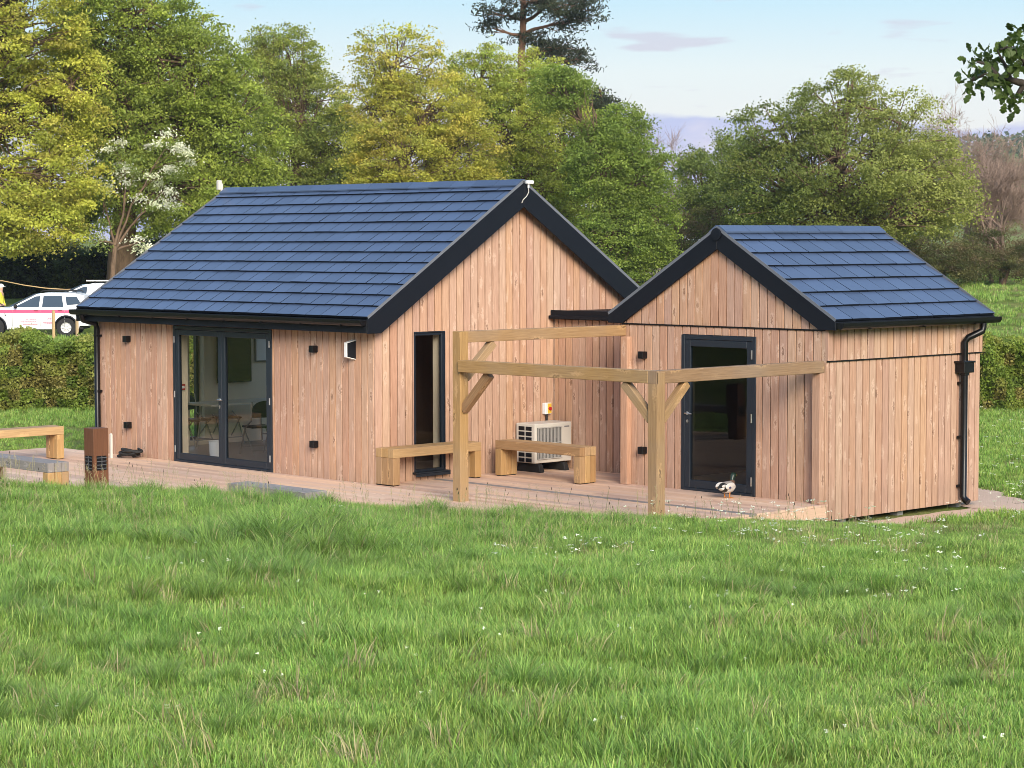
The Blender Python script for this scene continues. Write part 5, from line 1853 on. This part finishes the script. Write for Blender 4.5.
def vehicle(label, px, D, name='parked_car', van=False, stripe=True):
    """px is the column of the rear axle; X forward, Y towards the viewer, Z up."""
    x, y = away(px, D)
    t = thing(name, label, 'van' if van else 'car', (x, y, gz1(x, y)), ROT_CAR, 'white vehicles parked behind the hedge')
    WBS, R = 2.67, .36
    xr, xf = 0.0, WBS
    hw = .9
    x0, x1 = -.82, WBS + .85
    roofz = 1.6 if van else 1.66
    belt = 1.1

    def zbot(xx):
        z = .3 + (.12 if xx > xf + .55 or xx < xr - .5 else 0)
        for c in (xr, xf):
            d = abs(xx - c)
            if d < .42:
                z = max(z, .36 + math.sqrt(max(0, .42 ** 2 - d * d)))
        return z

    def zbelt(xx):                         # top of the lower body: bonnet falls forward
        if xx > 2.05:
            u = (xx - 2.05) / (x1 - 2.05)
            return belt - .06 * u - .16 * u ** 4
        return belt

    def half(xx):
        e = max(0, (xx - (x1 - .55)) / .55); e2 = max(0, ((x0 + .4) - xx) / .4)
        return hw * (1 - .16 * e ** 2.2 - .08 * e2 ** 2)
    xs = np.arange(x0, x1 + .001, .045)
    mb = MB()
    rings = []
    for xx in xs:
        zb, zt, h = zbot(xx), zbelt(xx), half(xx)
        prof = [(h * .95, zb), (h, max(zb + .02, .55 * (zb + zt) if zb > .5 else .52)), (h * 1.005, max(zb + .04, .8)), (h * .985, zt - .07), (h * .93, zt), (0, zt + (.03 if xx > 2.05 else 0))]
        ring = [(xx, a, z) for a, z in prof] + [(xx, -a, z) for a, z in prof[-2::-1]]
        rings.append(ring)
    n = len(rings[0])
    V = [p for rg in rings for p in rg]
    F = []
    for i in range(len(rings) - 1):
        for k in range(n - 1):
            F.append((i * n + k, i * n + k + 1, (i + 1) * n + k + 1, (i + 1) * n + k))
    F.append(tuple(range(n - 1, -1, -1))); e = (len(rings) - 1) * n; F.append(tuple(range(e, e + n)))
    mb.poly(V, F, 0, smooth=True)
    # cabin
    fx = 2.15
    prof = [(fx, belt - .02), (1.12, roofz - .05), (.8, roofz), (-.25, roofz - (.0 if van else .02)), (-.62, roofz - .1), (-.8, belt - .02)]
    tum = .17
    yy = lambda z: hw * .93 - tum * (z - belt) / (roofz - belt)
    m = len(prof)
    V = [(a, yy(z), z) for a, z in prof] + [(a, -yy(z), z) for a, z in prof]
    mb.poly(V, [tuple(range(m - 1, -1, -1)), tuple(range(m, 2 * m))] + [(i, i + 1, m + i + 1, m + i) for i in range(m - 1)], 0)
    body = mb.build('body', M['carwhite'], t, bevel=.03, segs=2)
    for p in body.data.polygons:
        p.use_smooth = True
    mb = MB(); mb.box((WBS / 2, 0, .5), (WBS + 1.2, 1.5, .42)); mb.build('underbody', M['black'], t)
    # side windows: one part each
    wins = [[(1.93, belt + .03), (1.16, roofz - .14), (.98, roofz - .12), (1.02, belt + .03)], [(.9, belt + .03), (.86, roofz - .12), (.18, roofz - .12), (.1, belt + .03)], [(-.02, belt + .1), (.04, roofz - .14), (-.38, roofz - .16), (-.56, belt + .14)]]
    for w in wins[:1] if van else wins:
        for sg in (1, -1):
            mb = MB()
            P = [(a, sg * (yy(z) + .012), z) for a, z in w]; Q = [(a, sg * (yy(z) - .02), z) for a, z in w]
            k = len(w)
            mb.poly(P + Q, [tuple(range(k)), tuple(range(2 * k - 1, k - 1, -1))] + [(i, k + i, k + (i + 1) % k, (i + 1) % k) for i in range(k)])
            mb.build('side_window', M['carglass'], t)
    mb = MB()
    P = [(fx - .03, .72, belt + .05), (fx - .03, -.72, belt + .05), (1.2, -.62, roofz - .06), (1.2, .62, roofz - .06)]
    mb.poly([(a + .03, b, c + .02) for a, b, c in P] + P, [(0, 1, 2, 3), (7, 6, 5, 4), (0, 4, 5, 1), (1, 5, 6, 2), (2, 6, 7, 3), (3, 7, 4, 0)])
    mb.build('windscreen', M['carglass'], t)
    for c in (xr, xf):
        for sg in (1, -1):
            mb = MB()
            mb.lathe([(.2, -.1), (R - .02, -.11), (R, -.08), (R, .08), (R - .02, .11), (.2, .1)], (c, sg * .8, R), (0, 1, 0), 28)
            w = mb.build('wheel', M['tyre'], t)
            mb = MB()
            mb.lathe([(0, .05), (.06, .06), (.07, .045), (.16, .03), (.2, .075), (.225, .1), (.225, -.09), (0, -.09)], (c, sg * .8, R), (0, sg, 0), 28)
            for k in range(8):
                a = k * math.pi / 4
                mb.beam((c + .06 * math.cos(a), sg * .868, R + .06 * math.sin(a)), (c + .2 * math.cos(a), sg * .868, R + .2 * math.sin(a)), .02, .05, up=(0, 1, 0))
            mb.build('rim', M['rim'], w)
            mb = MB()                      # dark arch lip
            mb.tube([(c + .43 * math.cos(a), sg * .895, .36 + .43 * math.sin(a)) for a in np.linspace(-.15, math.pi + .15, 16)], .032, 6)
            mb.build('wheel_arch', M['grey'] if van else M['trim'], t)
    for sg in (1, -1):
        mb = MB(); mb.ball((1.86, sg * 1.0, belt + .06), (.07, .11, .085)); mb.build('mirror', M['black'], t)
        if not van:
            mb = MB(); mb.tube([(.98, sg * .62, roofz + .03), (.9, sg * .62, roofz + .075), (-.3, sg * .62, roofz + .065), (-.38, sg * .62, roofz + .01)], .02, 6); mb.build('roof_rail', M['black'], t)
        for xx in (1.12, .22):
            mb = MB(); mb.box((xx, sg * .905, .99), (.16, .03, .03)); mb.build('door_handle', M['black'], t, bevel=.005)
        for xx in (2.0, .96, .05):         # door shut lines
            mb = MB(); mb.box((xx, sg * .9035, .72), (.012, .006, .62)); mb.build('door_gap', M['grey'], t)
        mb = MB(); mb.box((x0 + .02, sg * .72, .95), (.08, .14, .3)); mb.build('tail_light', M['red'], t, bevel=.01)
        mb = MB(); mb.box((x1 - .12, sg * .66, .86), (.2, .2, .12)); mb.build('headlight', M['white'], t, bevel=.03)
        if stripe:
            mb = MB()
            for k in range(24):
                a, b = -.15 + k * .13, -.15 + (k + 1) * .13
                za, zb_ = min(.91, zbelt(a) - .17), min(.91, zbelt(b) - .17)
                ha, hb = half(a) * 1.005 + .006, half(b) * 1.005 + .006
                mb.poly([(a, sg * ha, za), (b, sg * hb, zb_), (b, sg * (hb - .012), zb_ + .12), (a, sg * (ha - .012), za + .12)], [(0, 1, 2, 3) if sg > 0 else (3, 2, 1, 0)])
            mb.build('stripe', M['pink'], t)
            mb = MB()                      # small unreadable red lettering on the doors
            r = random.Random(3)
            for (xa, za, ln) in ((1.72, .72, .62), (1.5, .66, .36), (1.7, .6, .55), (1.62, .54, .45), (1.6, .49, .5), (.66, .7, .2), (.7, .655, .14), (.85, .56, .36), (.8, .51, .3)):
                q = xa
                while q > xa - ln:
                    l = r.uniform(.02, .06)
                    mb.box((q - l / 2, sg * .9045, za), (l, .006, .018))
                    q -= l + .012
            mb.build('lettering', M['pink'], t)
    if van:
        for xx in (.7, -.1):
            mb = MB(); mb.box((xx, 0, roofz + .07), (.06, 1.35, .04)); mb.box((xx, .6, roofz + .03), (.05, .05, .08)); mb.box((xx, -.6, roofz + .03), (.05, .05, .08)); mb.build('roof_bar', M['black'], t)
        mb = MB(); mb.box((.2, .58, roofz + .11), (1.7, .1, .05)); mb.build('roof_rack', M['white'], t)
    return t


vehicle('white car with a pink side stripe parked behind the clipped hedge', 70.6, 86)
vehicle('white van with roof bars showing behind the pink striped car', 116, 90.5, 'parked_van', True, False)


def stake(px, D, top_px, label):
    x, y = away(px, D)
    mb = MB(); z0, z1 = gz1(x, y) - .1, zat(top_px, D)
    mb.box((x, y, (z0 + z1) / 2), (.085, .085, z1 - z0), grain=2)
    mb.box((x, y, z1 + .012), (.06, .06, .024), grain=2)
    tag(mb.build('wooden_stake', M['stake'], bevel=.008), label, 'stake', 'stakes in front of the parked cars')


stake(24, 80, 333, 'pale wooden stake, shortest of three, below the striped car front door')
stake(53.5, 80, 310, 'pale wooden stake, tallest of three, before the striped car rear door')
stake(77, 80, 318.5, 'pale wooden stake in front of the rear wheel of the striped car')

# cable slung above the cars
x0, y0 = away(-60, 91); x1, y1 = away(3, 91); x2, y2 = away(66, 91); x3, y3 = away(130, 91)
mb = MB(); mb.tube([(x0, y0, zat(281, 91)), (x1, y1, zat(280, 91)), ((x1 * 2 + x2) / 3, (y1 * 2 + y2) / 3, zat(284.3, 91)), ((x1 + x2 * 2) / 3, (y1 + y2 * 2) / 3, zat(287.3, 91)), (x2, y2, zat(288.8, 91)), (x3, y3, zat(287, 91))], .022, 6)
tag(mb.build('cable', M['stake']), 'pale cable slung across the dark hedge above the parked car', 'cable')


# person in a yellow jacket at the left edge, beyond the bonnet
def skin_body(name, joints, bones, mat, parent, sub=2, root=0):
    me = bpy.data.meshes.new(name)
    me.from_pydata([j[:3] for j in joints], bones, [])
    me.materials.append(mat)
    ob = bpy.data.objects.new(name, me); COL.objects.link(ob)
    sk = ob.modifiers.new('skin', 'SKIN')
    for i, j in enumerate(joints):
        d = me.skin_vertices[0].data[i]
        d.radius = (j[3], j[3] if len(j) < 5 else j[4]); d.use_root = (i == root)
    sk.use_smooth_shade = True
    sb = ob.modifiers.new('sub', 'SUBSURF'); sb.levels = sub; sb.render_levels = sub
    ob.parent = parent
    return ob


M['skin'] = plain('skin', (.55, .33, .24), .5)
M['hivis'] = plain('yellow_jacket', (.72, .66, .05), .7)
M['trousers'] = plain('dark_trousers', (.03, .035, .05), .8)
x, y = away(1.2, 88.5)
per = thing('person', 'person in a yellow jacket and white cap at the left edge beyond the car', 'person', (x, y, gz1(x, y)), ROT_CAR + math.pi / 2)
J = [(0, 0, .95, .14, .1), (0, 0, 1.18, .15, .1), (0, 0, 1.4, .17, .1), (0, .0, 1.5, .06), (0, .01, 1.62, .1), (0, .01, 1.72, .08),
     (.19, 0, 1.42, .055), (.27, .02, 1.17, .045), (.34, .16, 1.02, .035), (.36, .22, .98, .03),
     (-.19, 0, 1.42, .055), (-.25, .02, 1.15, .045), (-.25, .1, .92, .035), (-.25, .13, .86, .03),
     (.1, 0, .86, .09), (.11, .01, .48, .06), (.11, 0, .08, .045), (.11, .16, .04, .035), (-.1, 0, .86, .09), (-.11, .01, .48, .06), (-.11, 0, .08, .045), (-.11, .16, .04, .035)]
Bn = [(0, 1), (1, 2), (2, 3), (3, 4), (4, 5), (2, 6), (6, 7), (7, 8), (8, 9), (2, 10), (10, 11), (11, 12), (12, 13), (0, 14), (14, 15), (15, 16), (16, 17), (0, 18), (18, 19), (19, 20), (20, 21)]
skin_body('body', J, Bn, M['skin'], per)
g = .022
JJ = [(a[0], a[1], a[2], a[3] + g, (a[4] if len(a) > 4 else a[3]) + g) for a in (J[0], J[1], J[2], J[6], J[7], J[8], J[10], J[11], J[12])]
skin_body('jacket', JJ, [(0, 1), (1, 2), (2, 3), (3, 4), (4, 5), (2, 6), (6, 7), (7, 8)], M['hivis'], per)
JJ = [(a[0], a[1], a[2], a[3] + .015, (a[4] if len(a) > 4 else a[3]) + .015) for a in (J[0], J[14], J[15], J[16], J[18], J[19], J[20])]
skin_body('trousers', JJ, [(0, 1), (1, 2), (2, 3), (0, 4), (4, 5), (5, 6)], M['trousers'], per)
mb = MB(); mb.ball((0, .01, 1.715), (.108, .12, .09)); mb.box((0, .13, 1.7), (.15, .1, .015)); mb.build('cap', M['white'], per)

# duck in front of the annex door
def duck():
    t = thing('duck', 'drake duck with pale body and dark head standing before the annex glass door', 'duck', (4.56, 2.26, .0), math.radians(104))
    t.scale = (.94, .94, .94)
    cols = [plain('duck_grey', (.55, .53, .50), .7, noise=.12, scale=60), plain('duck_black', (.012, .012, .012), .6), plain('duck_head', (.008, .022, .014), .35),
            plain('duck_breast', (.10, .05, .03), .7), plain('duck_white', (.75, .74, .7), .7), plain('duck_bill', (.45, .36, .06), .45), plain('duck_wing', (.30, .27, .24), .7, noise=.2, scale=50)]
    st = [(-.27, .155, .012, .008), (-.235, .16, .035, .018), (-.19, .16, .055, .04), (-.12, .155, .082, .07), (-.04, .15, .096, .085), (.05, .152, .094, .085), (.11, .165, .078, .075),
          (.145, .195, .052, .055), (.155, .235, .034, .036), (.16, .265, .033, .034), (.172, .295, .043, .042), (.19, .312, .044, .04), (.215, .313, .034, .03), (.235, .306, .02, .016), (.262, .301, .02, .01), (.29, .297, .016, .006)]
    n = 14
    V = []
    for i, (x, z, ry, rz) in enumerate(st):
        a = st[max(0, i - 1)]; b = st[min(len(st) - 1, i + 1)]
        d = Vector((b[0] - a[0], 0, b[1] - a[1])).normalized()
        up = Vector((-d.z, 0, d.x))
        for k in range(n):
            q = 2 * math.pi * k / n
            V.append(Vector((x, 0, z)) + Vector((0, 1, 0)) * ry * math.cos(q) + up * rz * math.sin(q))
    mb = MB()
    base = len(mb.v); mb.v += [tuple(p) for p in V]

    def mat(i, k):
        q = 2 * math.pi * (k + .5) / n
        top = math.sin(q)
        if i <= 1: return 4 if top < .2 else 1
        if i == 2: return 1
        if i <= 5: return 6 if top > .55 else (4 if top > .25 and i in (3, 4) else 0)
        if i == 6: return 3
        if i == 7: return 3
        if i == 8: return 2
        if i <= 11: return 2
        return 5 if i > 12 else 2
    for i in range(len(st) - 1):
        for k in range(n):
            mb.f.append((i * n + k, i * n + (k + 1) % n, (i + 1) * n + (k + 1) % n, (i + 1) * n + k))
            mb.m.append(mat(i, k)); mb.r.append(.5); mb.sm.append(True); mb.uv.append([(0, 0)] * 4)
    e = (len(st) - 1) * n
    for fc, mm in ((tuple(range(n - 1, -1, -1)), 1), (tuple(range(e, e + n)), 5)):
        mb.f.append(fc); mb.m.append(mm); mb.r.append(.5); mb.sm.append(True); mb.uv.append([(0, 0)] * n)
    mb.build('body', cols, t)
    for sg in (-1, 1):
        w = MB()
        w.ball((-.06, sg * .08, .175), (.15, .022, .05), 0)
        w.ball((-.19, sg * .05, .185), (.075, .012, .022), 0)
        w.ball((-.1, sg * .098, .16), (.035, .008, .016), 1)
        w.build('wing', [cols[0], plain('duck_speculum', (.02, .03, .12), .4)], t)
        l = MB()
        l.tube([(.0, sg * .04, .085), (-.005, sg * .04, .02), (.0, sg * .04, .006)], [.012, .008, .008], 8)
        l.poly([(-.01, sg * .04 - .006, .008), (-.01, sg * .04 + .006, .008), (.065, sg * .04 + .035, .002), (.075, sg * .04, .003), (.065, sg * .04 - .035, .002), (.0, sg * .04, .018)], [(0, 4, 3, 2, 1), (0, 1, 5), (1, 2, 5), (2, 3, 5), (3, 4, 5), (4, 0, 5)])
        l.build('leg', plain('duck_foot', (.55, .19, .03), .5), t)
        e = MB(); e.ball((.196, sg * .037, .32), .006, 0, 8, 6); e.build('eye', cols[1], t)
    return t


duck()

# post and rail fence in the gap between the roofs
fe = thing('rail_fence', 'weathered post and rail fence in the gap between the two roofs', 'fence', (*away(640, 104), 0))
ox, oy = away(640, 104)
xa, ya = away(575, 104); xb, yb = away(700, 104)
for z in (268.5, 273.5):
    mb = MB(); mb.beam((xa - ox, ya - oy, zat(z, 104)), (xb - ox, yb - oy, zat(z, 104)), .06, .1); mb.build('rail', M['greyboard'], fe)
for k in range(4):
    px = 580 + k * 38
    x, y = away(px, 103.9); mb = MB(); z0, z1 = gz1(x, y) - .2, zat(266.5, 104); mb.box((x - ox, y - oy, (z0 + z1) / 2), (.12, .12, z1 - z0)); mb.build('post', M['greyboard'], fe)

# ------------------------------------------------------------------ light
SUN_EL, SUN_DIR = math.radians(24), Vector((.87, -.49, 0)).normalized()
sv = Vector((SUN_DIR.x * math.cos(SUN_EL), SUN_DIR.y * math.cos(SUN_EL), math.sin(SUN_EL)))
sl = bpy.data.lights.new('sun', 'SUN'); sl.energy = 2.3; sl.angle = math.radians(27); sl.color = (1.0, .9, .76)
so = bpy.data.objects.new('sun', sl); COL.objects.link(so)
so.rotation_euler = sv.to_track_quat('Z', 'Y').to_euler()

wd = bpy.data.worlds.new('World'); SC.world = wd
wd.use_nodes = True
nt = wd.node_tree
for n in list(nt.nodes):
    nt.nodes.remove(n)
out = nt.nodes.new('ShaderNodeOutputWorld')
sky = nt.nodes.new('ShaderNodeTexSky'); sky.sky_type = 'NISHITA'; sky.sun_disc = False
sky.sun_elevation = SUN_EL; sky.sun_rotation = math.atan2(SUN_DIR.x, SUN_DIR.y)
sky.air_density = 1.0; sky.dust_density = 1.2; sky.ozone_density = 1.0
tc = nt.nodes.new('ShaderNodeTexCoord')
nrm = N(nt, 'ShaderNodeVectorMath', {0: tc.outputs['Generated']}, operation='NORMALIZE')
sep = N(nt, 'ShaderNodeSeparateXYZ', {0: nrm.outputs[0]})
el = sep.outputs['Z']                       # sine of the elevation
K = 3.55
low = ramp(nt, math_(nt, 'MULTIPLY', el, 4.0), [(0.0, (.80, .77, .78)), (.18, (.84, .84, .81)), (.29, (.77, .85, .85)), (.42, (.53, .76, .88)), (1.0, (.34, .55, .80))])
lowk = mixc(nt, 1.0, low, (K, K, K), 'MULTIPLY')
base = mixc(nt, ramp(nt, el, [(.12, 1), (.45, 0)]), sky.outputs[0], lowk)
# lavender cloud bank low down, thin streaks above
mp = N(nt, 'ShaderNodeMapping', {'Vector': nrm.outputs[0], 'Scale': (13, 13, 42)})
cn = N(nt, 'ShaderNodeTexNoise', {'Vector': mp.outputs[0], 'Scale': 1.0, 'Detail': 7, 'Roughness': .55})
mp2 = N(nt, 'ShaderNodeMapping', {'Vector': nrm.outputs[0], 'Scale': (3.2, 3.2, 3.0)})
cn2 = N(nt, 'ShaderNodeTexNoise', {'Vector': mp2.outputs[0], 'Scale': 1.3, 'Detail': 2})
edge = math_(nt, 'MULTIPLY_ADD', cn.outputs['Fac'], .026, math_(nt, 'MULTIPLY_ADD', cn2.outputs['Fac'], .05, .017))
bank = math_(nt, 'MULTIPLY', math_(nt, 'SUBTRACT', edge, el), 330.0)
bank = N(nt, 'ShaderNodeClamp', {0: bank}).outputs[0]
bankcol = ramp(nt, math_(nt, 'MULTIPLY', cn.outputs['Fac'], 1.0), [(.38, (.48 * K, .53 * K, .80 * K)), (.62, (.80 * K, .72 * K, .79 * K))])
c = mixc(nt, math_(nt, 'MULTIPLY', bank, .9), base, bankcol)
mp3 = N(nt, 'ShaderNodeMapping', {'Vector': nrm.outputs[0], 'Scale': (16, 16, 110), 'Location': (3.41, 1.85, 0)})
cn3 = N(nt, 'ShaderNodeTexNoise', {'Vector': mp3.outputs[0], 'Scale': 1.0, 'Detail': 5, 'Roughness': .5})
wisp = math_(nt, 'MULTIPLY', ramp(nt, cn3.outputs['Fac'], [(.62, 0), (.70, 1)]), ramp(nt, el, [(.05, 0), (.062, .8), (.12, .4), (.3, 0)]))
c = mixc(nt, wisp, c, (.60 * K, .57 * K, .68 * K))
bg = N(nt, 'ShaderNodeBackground', {'Color': c, 'Strength': .155})
nt.links.new(bg.outputs[0], out.inputs[0])

# ------------------------------------------------------------------ air
mb = MB()
A_, B_ = -90.0, 1000.0
ring = [ground_xy(s, D) for s, D in ((-150, A_), (150, A_), (620, B_), (-420, B_))]
zl = float(gzv.min()) - 1
V = [(x, y, zl) for x, y in ring] + [(x, y, 62.0) for x, y in ring]
mb.poly(V, [(3, 2, 1, 0), (4, 5, 6, 7), (0, 1, 5, 4), (1, 2, 6, 5), (2, 3, 7, 6), (3, 0, 4, 7)])
hm, hnt, hout = new_mat('haze_air')
pv = N(hnt, 'ShaderNodeVolumePrincipled', {'Color': (.80, .87, .95, 1), 'Density': HAZE, 'Anisotropy': .2})
hnt.links.new(pv.outputs[0], hout.inputs['Volume'])
if HAZE > 0:
    hz = mb.build('haze', hm)
    tag(hz, 'thin pale air between the cabins and the far hill', 'haze', kind='stuff')

# ------------------------------------------------------------------ camera
cd = bpy.data.cameras.new('camera'); cam = bpy.data.objects.new('camera', cd); COL.objects.link(cam)
cd.sensor_width = 36; cd.lens = FOC * 36 / 1024; cd.clip_end = 6000; cd.clip_start = .1
fw = Vector((FX, FY, 0)); rt = Vector((RX, RY, 0))
f3 = fw * math.cos(PITCH) - Vector((0, 0, math.sin(PITCH))); u3 = fw * math.sin(PITCH) + Vector((0, 0, math.cos(PITCH)))
r2 = rt * math.cos(ROLL) + u3 * math.sin(ROLL); u2 = u3 * math.cos(ROLL) - rt * math.sin(ROLL)
Mx = Matrix((r2, u2, -f3)).transposed().to_4x4(); Mx.translation = Vector((CX, CY, CZ))
cam.matrix_world = Mx
SC.camera = cam

SC.view_settings.view_transform = 'Standard'
SC.view_settings.look = 'None'
SC.view_settings.exposure = 1.08
SC.view_settings.gamma = 1.0
SC.cycles.use_denoising = True
SC.cycles.filter_width = .85
SC.cycles.denoiser = 'OPENIMAGEDENOISE'
SC.cycles.denoising_prefilter = 'ACCURATE'
SC.cycles.max_bounces = 8
SC.cycles.transparent_max_bounces = 12
SC.cycles.sample_clamp_indirect = 6
